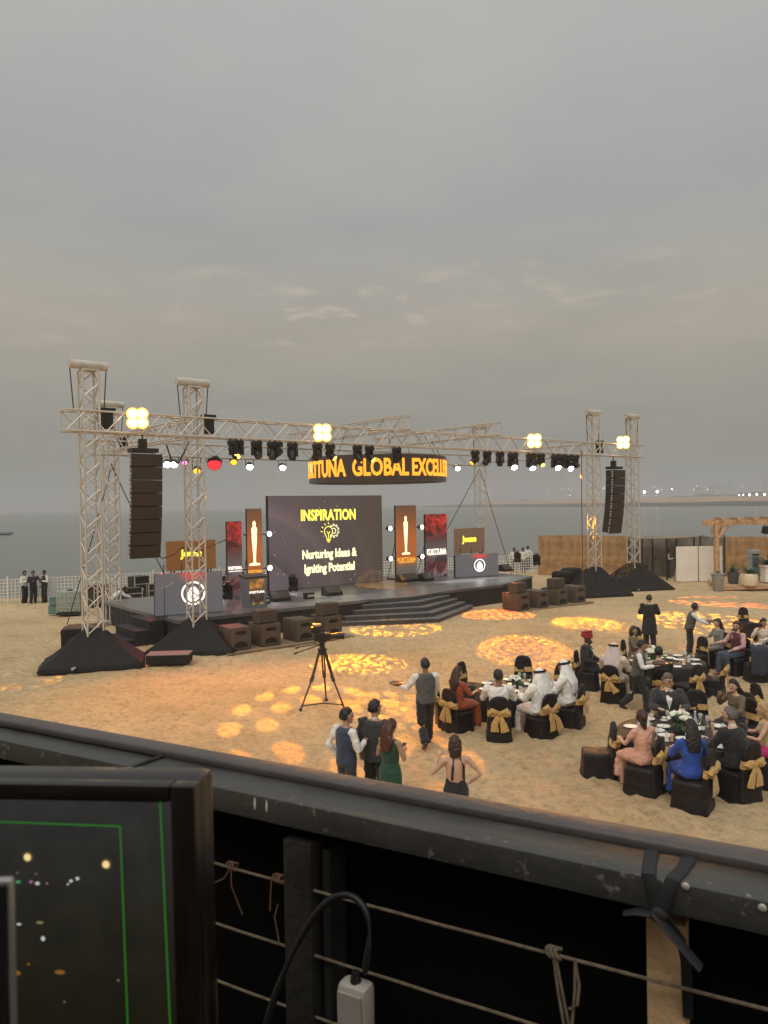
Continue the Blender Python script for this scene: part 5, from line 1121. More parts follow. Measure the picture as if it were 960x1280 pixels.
# tableware prototypes
def proto(name, parts):
    t = thing(name, '', parts[0][3]); [b.obj(n, m, t, smooth=True) for (n, b, m, _) in parts]; return t
PR = {
 'plate': [('plate_body', MB().lathe([(.06, 0), (.075, .006), (.13, .018), (.133, .022), (.075, .010), (.02, .009)], n=20), M_PLATE, 'plate')],
 'juice': [('glass', MB().lathe([(.026, 0), (.034, .135), (.031, .135), (.030, .128)], n=14), mat('thin_glass', (.75, .75, .72), .05, alpha=.35), 'glass'), ('juice', MB().lathe([(.024, .006), (.031, .115), (.01, .116)], n=14), M_JUICE, '')],
 'goblet': [('bowl', MB().lathe([(.008, .09), (.034, .12), (.038, .17), (.034, .205), (.032, .204), (.035, .17)], n=14), mat('thin_glass', (.75, .75, .72), .05, alpha=.35), 'glass'), ('stem', MB().lathe([(.032, 0), (.03, .004), (.005, .01), (.005, .09)], n=12), mat('thin_glass', (.75, .75, .72), .05, alpha=.35), '')],
 'cup': [('cup_body', MB().lathe([(.022, .012), (.04, .05), (.044, .07), (.041, .07), (.03, .03)], n=14), M_PLATE, 'cup'), ('saucer', MB().lathe([(.04, 0), (.075, .012), (.04, .01)], n=16), M_PLATE, '')],
 'wine_bottle': [('bottle_body', MB().lathe([(.036, 0), (.038, .02), (.038, .17), (.015, .23), (.014, .30)], n=14), M_BOTTLE, 'bottle'), ('label', MB().lathe([(.0385, .06), (.0385, .13)], n=14), M_PLATE, '')],
 'napkin': [('fold', MB().lathe([(.05, 0), (.04, .03), (.015, .14), (.004, .17)], n=7), M_WHITE, 'napkin')],
}
PRO = {k: proto({'plate': 'dinner_plate', 'juice': 'juice_glass', 'goblet': 'water_goblet', 'cup': 'coffee_cup', 'wine_bottle': 'wine_bottle', 'napkin': 'folded_napkin'}[k], v) for k, v in PR.items()}
USED = set()
def setout(kind, x, y, lab, group, rz=0.):
    if kind not in USED: o = PRO[kind]; USED.add(kind)
    else: o = copy_tree(PRO[kind])
    o.location = (x, y, .757); o.rotation_euler = (0, 0, rz); tag(o, lab, group=group)
def bouquet(x, y, lab, seed, sc=1.):
    t = thing('flower_bouquet', lab, 'flowers', (x, y, .757)); t.scale = (sc,) * 3; r = random.Random(seed)
    MB().lathe([(.07, 0), (.085, .02), (.095, .15), (.085, .15)], n=14).obj('vase', mat('vase_glass', (.10, .12, .10), .1), t, smooth=True)
    leafy(40, .24, .026, .9, seed, .2).obj('foliage', M_LEAF, t, loc=(0, 0, .1))
    for k in range(26):
        a, b = r.uniform(0, 6.3), r.uniform(0, 1); rad = .17 * math.sqrt(b); f = MB(); c = V3((rad * math.cos(a), rad * math.sin(a), .30 - .5 * rad * rad / .17 + r.uniform(-.02, .02)))
        rs = r.uniform(.028, .046); f.ball(c, (rs, rs, rs * .75), n=9, m=6, fn=lambda p: p * (1 + .14 * math.sin(7 * math.atan2(p.y, p.x) + 5 * p.z))); f.obj('flower', M_FLOWER, t, smooth=True)
def lay(cx, cy, rad, where, seats, seed):
    r = random.Random(seed)
    for k, a in enumerate(seats):
        d = V3((math.cos(a), math.sin(a), 0)); sd = V3((-d.y, d.x, 0)); q = lambda f, s_: V3((cx, cy, 0)) + d * rad * f + sd * s_
        for kind, f, s_, nm in (('plate', .80, 0, 'white dinner plate on the ' + where), ('goblet', .60, .14, 'clear stemmed goblet on the ' + where), ('juice', .56, -.10, 'glass of orange juice on the ' + where)):
            if kind == 'juice' and r.random() < .35: continue
            u = q(f + r.uniform(-.03, .03), s_ + r.uniform(-.04, .04)); setout(kind, u.x, u.y, nm, nm.split(' on ')[0] + 's, ' + where)
        if r.random() < .6: u = q(.66, -.24); setout('cup', u.x, u.y, 'white coffee cup and saucer on the ' + where, 'cups, ' + where)
        if r.random() < .6: u = q(.62, .30); setout('goblet', u.x, u.y, 'clear stemmed goblet on the ' + where, 'clear stemmed goblets, ' + where)
        if r.random() < .7: u = q(.36, .05); setout('plate', u.x, u.y, 'white dinner plate on the ' + where, 'white dinner plates, ' + where)
        if r.random() < .5: u = q(.5, .28); setout('napkin', u.x, u.y, 'white folded napkin on the ' + where, 'napkins, ' + where)
def ring(c, rad, deg): return V3((c.x + rad * math.cos(R(deg)), c.y + rad * math.sin(R(deg)), 0))

# --- table beside the woman in blue
TD = G(852, 916, .755); TD.z = 0; RD = 1.14
table(TD.x, TD.y, RD, 'round black clothed table in front of the woman in blue', 1)
lay(TD.x, TD.y, RD, 'table of the woman in blue', [R(a) for a in (20, 65, 110, 155, 200, 245, 290, 335)], 1)
bouquet(TD.x - .02, TD.y + .05, 'white flower bouquet on the table of the woman in blue', 1, 1.2)
t = thing('water_bottle', 'clear conical water bottle beside the bouquet near the man in glasses', 'bottle', (TD.x + .3, TD.y + .12, .757)); MB().lathe([(.05, 0), (.055, .02), (.05, .14), (.018, .27), (.016, .34)], n=16).obj('bottle_body', mat('pale_glass', (.55, .62, .66), .1, alpha=.6), t, smooth=True); MB().lathe([(.02, .34), (.02, .36)], n=12).obj('cap', M_PLATE, t)
setout('wine_bottle', TD.x + .38, TD.y - .02, 'dark green bottle on the table of the woman in blue', 'bottles, table of the woman in blue')
def seated(px, py, d, lab, clab, cd=None, **kw):        # chair foot seen at px, py; body on the seat
    p = G(px, py); chair(p, cd or d, clab); dd = V3((d[0], d[1], 0)).normalized()
    return person(lab, p - dd * .03, face(d), 'sit', seat_z=.51, **kw)
seated(803, 992, (-.35, .92), 'woman in blush lace dress with dark bun seated at the near table', 'black covered chair under the woman in blush', cd=(-.80, .60), arms=('table', 'table'), sex='f', hair='bun', hcol='brown', top=C_['blush'], dress=(C_['blush'], .2, .05), sleeve='cap', skin='light', h=1.66, look=-20)
seated(864, 1011, (-.02, 1), 'woman in royal blue dress with long black hair seated at the near table', 'black covered chair under the woman in blue', cd=(-.80, .60), arms=('table', 'table'), sex='f', hair='long', hcol='black', top=C_['blue'], dress=(C_['blue'], .15, .05), sleeve='long', skin='tan', h=1.68)
seated(921, 998, (-.45, .9), 'man in black suit with short grey hair seated next to the woman in blue', 'black covered chair under the grey haired man', arms=('table', 'table'), over=('jacket', C_['black']), top=C_['white_shirt'], bottom=C_['black'], hcol='grey', skin='light', h=1.80, lean=10, look=15)
seated(960, 982, (-.9, .35), 'blonde woman in pink and floral dress seated by the grey haired man', 'black covered chair under the blonde woman', arms=('table', 'table'), sex='f', hair='mid', hcol='blonde', top=C_['floral'], dress=(C_['magenta'], .2, .05), sleeve='none', skin='light', h=1.7, lean=6)
seated(923, 938, (-.9, -.3), 'woman with loose dark hair and bronze top leaning on the near table', 'black covered chair under the woman in bronze top', arms=('table', 'up'), sex='f', hair='long', hcol='black', top=C_['bronze'], dress=(C_['black'], .2, .04), skin='light', h=1.66, lean=10, look=20)
seated(836, 936, (-.2, -.97), 'man in dark suit and glasses seated at the near table before the waiter', 'black covered chair under the man in glasses', arms=('table', 'table'), over=('jacket', C_['charcoal']), top=C_['white_shirt'], bottom=C_['black'], hcol='grey', skin='light', h=1.8, extra='glasses', look=25, nod=5)
chair(G(746, 972), (-.95, .1), 'empty black covered chair turned away beside the woman in blush')
chair(G(872, 928), (-.3, -.9), 'empty black covered chair beside the man in glasses')
# --- table of the two men in white headscarves
TB = G(650, 860, .755); TB.z = 0; RB = 1.0
table(TB.x, TB.y, RB, 'round black clothed table of the men in white headscarves', 2)
lay(TB.x, TB.y, RB, 'table of the men in white headscarves', [R(a) for a in (10, 55, 100, 145, 190, 235, 280, 325)], 2)
bouquet(TB.x - .1, TB.y + .1, 'white flower bouquet on the table of the men in white headscarves', 2, .85)
for k, (dx_, dy_) in enumerate([(.25, -.1), (.12, .32)]): setout('wine_bottle', TB.x + dx_, TB.y + dy_, 'dark green bottle on the table of the men in white headscarves', 'bottles, table of the men in white headscarves')
seated(574, 916, (.75, .62), 'woman with long brown hair in rust red dress seated beside the walking waiter', 'black covered chair with orange lit sash under the woman in rust', arms=('table', 'table'), sex='f', hair='long', hcol='brown', top=C_['rust'], dress=(C_['rust'], .15, .05), sleeve='half', skin='light', h=1.68)
seated(624, 927, (.12, 1), 'man in white shirt with dark hair seated with his back turned', 'black covered chair under the man in white shirt', arms=('table', 'table'), top=C_['white_shirt'], bottom=C_['charcoal'], skin='brown', h=1.8)
seated(675, 924, (-.55, .85), 'man in white robe and headscarf with legs beside the chair', 'black covered chair under the white robed man next to white shirt', arms=('table', 'table'), over=('robe', C_['thobe']), top=C_['thobe'], hair='ghutra', hcol='white', skin='tan', h=1.76, look=15)
seated(711, 911, (-.85, .55), 'man in white robe and headscarf seen in profile, farther from the white shirt', 'black covered chair under the white robed man in profile', arms=('table', 'table'), over=('robe', C_['thobe']), top=C_['thobe'], hair='ghutra', hcol='white', skin='tan', h=1.8, look=20, lean=8)
for px, py, d, lab in [(563, 908, (.95, .1), 'black covered chair half hidden behind the woman in rust'), (655, 872, (-.15, -1), 'empty black covered chair across the table from the man in white shirt'), (693, 884, (-.8, -.6), 'empty black covered chair across from the woman in rust'), (590, 880, (.8, -.6), 'empty black covered chair on the tripod side of the headscarf table')]: chair(G(px, py), d, lab)
# --- table beside the man in the red turban
TC = G(832, 826, .755); TC.z = 0; RC = 1.0
table(TC.x, TC.y, RC, 'round black clothed table near the man in red turban', 3)
lay(TC.x, TC.y, RC, 'table near the man in red turban', [R(a) for a in (0, 45, 90, 135, 180, 225, 270, 315)], 3)
bouquet(TC.x - .33, TC.y - .1, 'big white flower bouquet on the table near the red turban', 3, 1.25)
seated(735, 862, (.7, -.35), 'man in red turban and black suit seated sideways on his chair', 'black covered chair under the man in red turban', arms=('lap', 'lap'), over=('jacket', C_['black']), top=C_['black'], bottom=C_['black'], hair='turban', skin='brown', h=1.82, look=-30)
seated(768, 880, (.55, .8), 'man in pale pink headscarf and cream robe seated with his back turned', 'black covered chair under the man in pink headscarf', arms=('table', 'table'), over=('robe', C_['cream']), top=C_['cream'], hair='ghutra', hcol='pink', skin='tan', h=1.78)
seated(824, 885, (.05, 1), 'man in black suit with black hair seated behind the striding waiter', 'black covered chair under the black suited man near the big bouquet', arms=('table', 'table'), over=('jacket', C_['black']), top=C_['white_shirt'], bottom=C_['black'], skin='tan', h=1.74)
seated(793, 845, (.8, -.5), 'woman in bronze dress behind the big white bouquet', 'black covered chair under the woman behind the big bouquet', arms=('table', 'table'), sex='f', hair='mid', hcol='brown', top=C_['bronze'], dress=(C_['bronze'], .2, .05), skin='tan', h=1.64)
for px, py, d, lab in [(858, 880, (-.55, .85), 'empty black covered chair with wide gold bow near the suited man'), (889, 871, (-.85, .5), 'empty black covered chair with gold bow sticking out, farthest from the red turban'), (868, 840, (-.9, -.3), 'empty black covered chair between the serving waiter and the table'), (802, 826, (.3, -.95), 'empty black covered chair in front of the man in long black coat')]: chair(G(px, py), d, lab)
# --- far table of the man in the pink shirt
TE = G(978, 811, .755); TE.z = 0; RE = 1.0
table(TE.x, TE.y, RE, 'round black clothed table behind the man in pink shirt', 4)
lay(TE.x, TE.y, RE, 'table behind the man in pink shirt', [R(a) for a in (120, 165, 210, 255)], 4)
bouquet(TE.x - .35, TE.y + .1, 'white flower bouquet on the table behind the man in pink shirt', 4, .9)
seated(897, 834, (-.95, -.15), 'woman in silver dress with long fair brown hair turned to the waiter', 'black covered chair under the woman in silver', arms=('lap', 'table'), sex='f', hair='long', hcol='brown', top=C_['silver'], dress=(C_['silver'], .12, .06), sleeve='half', skin='light', h=1.68)
seated(921, 843, (-.95, -.25), 'bearded man in pink shirt, maroon waistcoat and jeans seated sideways', 'black covered chair under the man in pink shirt', arms=('lap', 'table'), top=C_['pink'], over=('vest', C_['maroon']), bottom=C_['jeans'], hcol='brown', skin='light', h=1.82, extra='beard', shoes=(.20, .10, .05))
seated(955, 833, (-.25, -1), 'woman in cream dress seated across the far table behind the bouquet', 'black covered chair under the woman in cream', arms=('table', 'up'), sex='f', hair='mid', hcol='black', top=C_['cream'], dress=(C_['cream'], .2, .05), skin='tan', h=1.66, look=15)
chair(G(937, 795), (.3, -.9), 'empty black covered chair lit orange behind the far bouquet'); chair(G(944, 852), (.1, .95), 'black covered chair with a navy coat over its back')
p = G(944, 852); q = MB(); vs = []
for i in range(13):
    for j in range(11):
        f = j / 10; vs.append((-.25 + .5 * i / 12 * (1 + .15 * f), -.43 - .03 * math.sin(i * 1.4) * f + (.10 if j == 0 else .02 if j == 1 else 0), 1.05 - .78 * f + .02 * math.sin(i)))
tag(q.add(vs, [(i * 11 + j, (i + 1) * 11 + j, (i + 1) * 11 + j + 1, i * 11 + j + 1) for i in range(12) for j in range(10)]).obj('draped_coat', cloth('navy_coat', (.022, .028, .045)), smooth=True, loc=(p.x, p.y, 0)), 'navy coat hanging over a chair back beside the man in pink shirt', 'coat').rotation_euler.z = face((.1, .95))
bpy.data.objects['draped_coat'].modifiers.new('s', 'SOLIDIFY').thickness = .02
for px, py, d, lab in [(950, 925, (.9, .3), 'black covered chair with blush sash behind the woman in bronze top'), (962, 912, (.95, .1), 'black covered chair at the frame side of the next table')]: chair(G(px, py), d, lab)

# ================================================================== TERRACE, RAILING AND THE THINGS ON IT
RA, RBp = G(0, 890, CAM_H - .46), G(960, 1062, CAM_H - .46)        # outer edge of the handrail
ED = (RBp - RA); ED.z = 0; ED.normalize(); EN = V3((-ED.y, ED.x, 0))   # along the rail; outwards
RO = V3((RA.x, RA.y, CAM_H)); RZ = math.atan2(ED.y, ED.x)
def rail_material():
    m = bpy.data.materials.new('worn_black_paint'); m.use_nodes = True; t = m.node_tree; b = t.nodes['Principled BSDF']
    co = N(t, 'ShaderNodeTexCoord'); n = N(t, 'ShaderNodeTexNoise'); n.inputs['Scale'].default_value = 9; n.inputs['Detail'].default_value = 6; n.inputs['Roughness'].default_value = .7; t.links.new(co.outputs['Object'], n.inputs['Vector'])
    rp = ramp(t, [(.30, (.044, .044, .041)), (.6, (.064, .064, .060)), (.72, (.085, .083, .076))]); t.links.new(n.outputs[0], rp.inputs[0])
    sy = N(t, 'ShaderNodeSeparateXYZ'); t.links.new(co.outputs['Object'], sy.inputs[0])
    ey = ramp(t, [(0, (.0, .0, .0)), (.30, (.85, .85, .85)), (.5, (1, 1, 1)), (1, (.45, .45, .45))]); my = N(t, 'ShaderNodeMapRange'); my.inputs[1].default_value = -.095; my.inputs[2].default_value = -.122; t.links.new(sy.outputs[1], my.inputs[0]); t.links.new(my.outputs[0], ey.inputs[0])
    nc = N(t, 'ShaderNodeTexNoise'); nc.inputs['Scale'].default_value = 55; nc.inputs['Detail'].default_value = 7; nc.inputs['Roughness'].default_value = .72; t.links.new(co.outputs['Object'], nc.inputs['Vector'])
    ch = ramp(t, [(.595, (0, 0, 0)), (.66, (1, 1, 1))]); t.links.new(nc.outputs[0], ch.inputs[0])
    cm = N(t, 'ShaderNodeMath', operation='MULTIPLY'); t.links.new(ch.outputs[0], cm.inputs[0]); t.links.new(ey.outputs[0], cm.inputs[1])
    mxc = N(t, 'ShaderNodeMix', data_type='RGBA'); t.links.new(cm.outputs[0], mxc.inputs[0]); t.links.new(rp.outputs[0], mxc.inputs[6]); mxc.inputs[7].default_value = (.30, .28, .24, 1); t.links.new(mxc.outputs[2], b.inputs['Base Color'])
    rr_ = ramp(t, [(.3, (.30,) * 3), (.7, (.6,) * 3)]); t.links.new(n.outputs[0], rr_.inputs[0]); t.links.new(rr_.outputs[0], b.inputs['Roughness'])
    n2 = N(t, 'ShaderNodeTexNoise'); n2.inputs['Scale'].default_value = 70; n2.inputs['Detail'].default_value = 4; t.links.new(co.outputs['Object'], n2.inputs['Vector'])
    ad = N(t, 'ShaderNodeMath', operation='ADD'); t.links.new(n.outputs[0], ad.inputs[0]); t.links.new(n2.outputs[0], ad.inputs[1])
    bp = N(t, 'ShaderNodeBump'); bp.inputs['Strength'].default_value = .35; bp.inputs['Distance'].default_value = .004; t.links.new(ad.outputs[0], bp.inputs['Height']); t.links.new(bp.outputs[0], b.inputs['Normal'])
    return m
M_RAIL = rail_material(); M_HAND = mat('handrail_paint', (.085, .072, .070), .45, var=.2, vscale=7, bump=.15, bscale=60)
L0, L1 = -1.2, 3.2
M_POST_SHADED = mat('post_shaded_paint', (.024, .023, .022), .5, var=.3, vscale=9, bump=.2, bscale=60)  # the railing paint again, darkened to put the post's shade into its colour
t = thing('balcony_railing', 'black painted steel balcony railing with worn chipped edge', 'railing', RO, RZ)
MB().loft([(L0, -.021, -.468), (L1, -.021, -.468)], [(.022, .010)] * 2, xax=(0, 1, 0), n=24, power=3.6).obj('handrail', M_HAND, t, smooth=True)
J = (V3((*G(214, 950, CAM_H - .49).xy, 0)) - V3((RO.x, RO.y, 0))).dot(ED)
MB().bbox(((L0 + J) / 2, -.064, -.497), (J - L0 - .006, .076, .040), .005).obj('rail_beam', M_RAIL, t, smooth=True)
MB().bbox(((L1 + J) / 2, -.069, -.4945), (L1 - J - .006, .098, .042), .006).obj('rail_beam', M_RAIL, t, smooth=True)
MB().loft([(J, -.115, -.52), (J - .004, -.122, -.495), (J, -.114, -.474), (J + .008, -.08, -.471), (J + .012, -.045, -.471)], [.0040] * 5, n=8).obj('weld_seam', M_CABLE, t, smooth=True)
def along(px, py, off):                      # rail-local (x, z) of the sight line through px, py on the vertical plane off metres outside the datum
    d = ray(px, py); k = (off - (EYE - RO).dot(EN)) / d.dot(EN); q = EYE + d * k - RO; return q.dot(ED), q.z
x0 = along(366, 1150, -.09)[0]; x1 = along(414, 1150, -.09)[0]
MB().bbox(((x0 + x1) / 2 - .012, -.085, -1.02), ((x1 - x0) * .72, .055, .965), .004).obj('post', M_POST_SHADED, t, smooth=True)
MB().bbox((x1 - .006, -.070, -1.02), (.014, .050, .94), .003).obj('post_flange', M_POST_SHADED, t)
xp = x0 + 1.75; MB().bbox((xp, -.085, -1.02), (.05, .055, .94), .004).obj('post', M_RAIL, t); MB().bbox((x0 - .95, -.085, -1.02), (.05, .055, .94), .004).obj('post', M_RAIL, t)
for k, (px, py) in enumerate([(857, 1108), (953, 1135)]):
    xx, zz_ = along(px, py, -.119); MB().ball((xx, -.119, zz_), (.005, .0025, .005), n=10, m=6).obj('screw_head', M_ALUW, t, smooth=True)
xx0, zz0 = along(318, 1005, -.119)
for dx_ in (0, .024): MB().loft([(xx0 + dx_, -.1180, zz0 + .010), (xx0 + dx_ + .001, -.1190, zz0), (xx0 + dx_, -.1180, zz0 - .009)], [.0006, .0022, .0012], n=6).obj('paint_drip', M_PLATE, t, smooth=True)
# wire ropes
M_ROPE = mat('rope', (.27, .21, .145), .8, var=.3, vscale=90, bump=.6, bscale=500); M_RUST = mat('rusty_wire', (.17, .085, .05), .7, var=.3, vscale=60)
def rope(px, py, lab, r_=.0030):
    xm, zm_ = along(px, py, -.105); pts = [(L0 + (L1 - L0) * k / 60, -.105, zm_ - .006 * math.sin(math.pi * ((k % 20) / 20))) for k in range(61)]
    q = MB(); 
    q.tube([(x, y + .0006 * math.sin(x * 37), z) for x, y, z in pts], r_ * .78, n=8)
    o = q.obj('railing_rope', M_ROPE, smooth=True, loc=RO); o.rotation_euler.z = RZ
    return tag(o, lab, 'rope'), zm_
_, zr1 = rope(480, 1132, 'upper tan rope stretched along the railing under the beam'); _, zr2 = rope(480, 1217, 'middle tan rope stretched along the railing below the knotted one'); _, zr3 = rope(340, 1247, 'lowest tan rope stretched along the railing near the monitor')
def on_rope(px, z): # x along the rail where the rope passes px
    lo, hi = L0, L1
    for _ in range(40):
        m_ = (lo + hi) / 2; w = RO + ED * m_ + EN * -.105 + V3((0, 0, z)) - EYE; u_ = 480 + F_PX * w.dot(_r) / w.dot(_f)
        if u_ < px: lo = m_
        else: hi = m_
    return lo
def knot(px, z, tails, lab, m, r_=.0032, seed=1):
    x = on_rope(px, z); q = MB(); rr_ = random.Random(seed)
    for k in range(3): q.loft([(x + .006 * k - .006 + .003 * math.sin(a * 2), -.108 + .0065 * math.cos(a) + .0, z + .0065 * math.sin(a)) for a in [2 * math.pi * j / 14 for j in range(15)]], [r_] * 15, n=6)
    for tl in tails: q.tube([(x + a, -.112 - .004 * i, z + b) for i, (a, b) in enumerate(tl)], r_ * .8, n=6)
    o = q.obj('tied_twine', m, smooth=True, loc=RO); o.rotation_euler.z = RZ; tag(o, lab, 'twine')
knot(693, zr1, [[(0, 0), (.008, -.05), (.02, -.11)], [(.003, 0), (.016, -.06), (.03, -.12)], [(.03, -.002), (.036, -.03), (.034, -.055), (.024, -.06)], [(.03, 0), (.03, -.04), (.026, -.09)]], 'twine knotted on the upper rope with long frayed ends', M_ROPE, .0026, 3)
knot(292, zr1, [[(0, 0), (-.012, -.02), (-.03, -.03)], [(0, 0), (.004, -.03), (.03, -.07)]], 'rusty wire twisted on the rope beside the monitor, two loose ends', M_RUST, .0015, 4)
knot(350, zr1, [[(-.012, 0), (-.012, -.03), (-.010, -.05)], [(.0, -.04), (-.004, -.06), (.008, -.10)]], 'rusty wire twisted on the rope close by the post', M_RUST, .0015, 5)
# black cloth outside the railing
q = MB(); vs = []; nx, nz = 120, 10
for i in range(nx + 1):
    for j in range(nz + 1): x = L0 + (L1 - L0) * i / nx; vs.append((x, -.022 + .008 * math.sin(x * 17) * (j / nz) + .003 * math.sin(x * 41), -.488 - 1.0 * j / nz))
o = q.add(vs, [(i * (nz + 1) + j, i * (nz + 1) + j + 1, (i + 1) * (nz + 1) + j + 1, (i + 1) * (nz + 1) + j) for i in range(nx) for j in range(nz)]).obj('railing_cloth', mat('deep_black_cloth', (.004, .004, .004), .95, spec=.1), smooth=True, loc=RO); o.rotation_euler.z = RZ; tag(o, 'deep black cloth hung along the outside of the railing', 'cloth')
# timber upright with black strap
x0, z0 = along(808, 1145, -.075); x1, _ = along(858, 1145, -.075)
t = thing('timber_upright', 'pale raw timber upright strapped under the railing beam', 'post', RO, RZ); MB().bbox(((x0 + x1) / 2, -.066, z0 - .47), (x1 - x0, .026, .94), .002).obj('plank', mat('raw_pine', (.66, .46, .26), .65, var=.22, vscale=6, bump=.25, bscale=50), t)
xs_, _ = along(815, 1080, -.13); s_ = MB(); w = .0088
def strip(pts, w_, th=.0018):
    s_.loft(pts, [(w_, th)] * len(pts), xax=(1, .0, .0), n=8, power=4)
strip([(xs_ - .014, -.046, -.470), (xs_ - .011, -.08, -.4712), (xs_ - .007, -.116, -.4715), (xs_ - .002, -.1205, -.485), (xs_ + .010, -.121, -.525)], w); strip([(xs_ + .034, -.046, -.470), (xs_ + .029, -.08, -.4714), (xs_ + .022, -.116, -.4718), (xs_ + .016, -.1225, -.487), (xs_ + .004, -.1235, -.522)], w)
strip([(xs_ + .012, -.124, -.515), (xs_ + .030, -.112, -.545), (xs_ + .034, -.098, -.58), (xs_ + .034, -.084, -.66)], w * .75)
s_.loft([(xs_ + .0, -.127, -.512), (xs_ + .024, -.132, -.533), (xs_ + .056, -.136, -.562)], [(.008, .003), (.011, .003), (.010, .003)], n=8); s_.ball((xs_ + .006, -.126, -.515), (.011, .006, .010), n=10, m=7); s_.loft([(xs_ + .0, -.124, -.516), (xs_ - .02, -.122, -.518), (xs_ - .036, -.121, -.525)], [(.008, .003), (.011, .003), (.007, .003)], n=8)
o = s_.obj('tied_strap', mat('black_webbing', (.016, .017, .020), .7), smooth=True, loc=RO); o.rotation_euler.z = RZ; tag(o, 'black webbing strap knotted round the beam over the timber', 'strap')
# extension socket hanging on its cable
x0, z0 = along(445, 1250, -.155)
t = thing('extension_socket', 'grey white plastic extension socket hanging on a black cable', 'socket', RO, RZ)
MB().bbox((x0, -.155, z0 - .03), (.050, .034, .115), .011).obj('socket_body', mat('socket_plastic', (.46, .43, .39), .4, var=.06), t, smooth=True); MB().bbox((x0, -.174, z0 - .028), (.040, .004, .095), .0015).obj('cover_plate', mat('socket_plastic2', (.38, .355, .32), .4, var=.06), t)
MB().cyl((x0, -.155, z0 + .026), (x0, -.155, z0 + .042), .009, r1=.006).obj('cable_gland', M_CABLE, t, smooth=True)
MB().bbox((x0 + .006, -.188, z0 - .045), (.055, .04, .04), .012).obj('plug', M_CABLE, t, smooth=True)
xc = [along(*q_, o_) + (o_,) for q_, o_ in (((455, 1222), -.155), ((462, 1180), -.15), ((463, 1145), -.14), ((447, 1120), -.13), ((423, 1116), -.132), ((398, 1135), -.14), ((375, 1172), -.15), ((352, 1220), -.16), ((335, 1270), -.17), ((322, 1330), -.17), ((320, 1420), -.17))]
MB().loft([(a, o_, b) for a, b, o_ in xc], [.0064] * len(xc), n=10).obj('cable', M_CABLE, t, smooth=True).modifiers.new('s', 'SUBSURF').render_levels = 2
# terrace floor and desk
q = MB(); q.add([RO + ED * L0 - EN * 2.6, RO + ED * L1 - EN * 2.6, RO + ED * L1 + EN * .02, RO + ED * L0 + EN * .02], [(0, 1, 2, 3)]); q.v = [(x, y, CAM_H - 1.50) for x, y, z in q.v]; q.v += [(x, y, CAM_H - 1.75) for x, y, z in q.v]; q.f += [(7, 6, 5, 4), (0, 4, 5, 1), (1, 5, 6, 2), (2, 6, 7, 3), (3, 7, 4, 0)]; q.m = [0] * 6
tag(q.obj('terrace_floor', mat('terrace_deck', (.05, .045, .04), .8, var=.3)), kind='structure')
q = MB(); c0 = RO - EN * 2.6 - V3((0, 0, 0))
rm = Matrix.Rotation(RZ, 3, 'Z')
q.box(RO - EN * 2.75 + ED * 1.0 + V3((0, 0, .2)), (6.4, .2, 3.4), rot=rm); q.box(RO - EN * 2.75 + ED * 1.0 + V3((0, 0, 1.95)), (6.6, .34, .12), rot=rm)
tag(q.obj('unseen_shade_wall', mat('shade_wall_surface', (.22, .19, .16), .85, var=.15)), 'unseen plain wall added behind the terrace to block sky light', 'light blocker')  # unseen wall, added so the surfaces facing the camera get less sky light
DESKZ = CAM_H - .72
t = thing('control_desk', 'dark control desk on the terrace under the monitor', 'desk', (-.55, .40, CAM_H - 1.5), 0); MB().bbox((0, .1, .76), (1.3, .75, .04), .006).obj('desk_top', M_BLACKM, t)
for x in (-.6, .6):
    for y in (-.2, .4): MB().box((x, y, .37), (.05, .05, .74)).obj('leg', M_BLACKM, t)
# monitor
MY = .55
c_tr = A(247, 979, MY); c_br = A(258, 1400, MY); c_tl = A(-200, 972, MY + .03)
ax = (c_tl - c_tr); MW = ax.length; ax = -ax.normalized(); az = (c_tr - c_br); az = (az - ax * az.dot(ax)).normalized(); ay = az.cross(ax)
t = thing('monitor', 'black desktop monitor showing a dark stage picture with green guide lines', 'monitor'); t.matrix_basis = Matrix(((ax.x, ay.x, az.x, c_tr.x), (ax.y, ay.y, az.y, c_tr.y), (ax.z, ay.z, az.z, c_tr.z), (0, 0, 0, 1)))
MHt = .30; M_BEZ = mat('monitor_plastic', (.009, .007, .006), .24, var=.15, vscale=20)
bz, bt = .0185, .0125
MB().bbox((-MW / 2, .021, -MHt / 2), (MW, .034, MHt), .008).obj('back_case', M_BEZ, t, smooth=True)
for c__, d__ in (((-bz / 2, .0, -MHt / 2), (bz, .014, MHt)), ((-MW + bz / 2, 0, -MHt / 2), (bz, .014, MHt)), ((-MW / 2, 0, -bt / 2), (MW - bz * 2, .014, bt)), ((-MW / 2, 0, -MHt + bt / 2), (MW - bz * 2, .014, bt))): MB().bbox(c__, d__, .003).obj('bezel', M_BEZ, t, smooth=True)
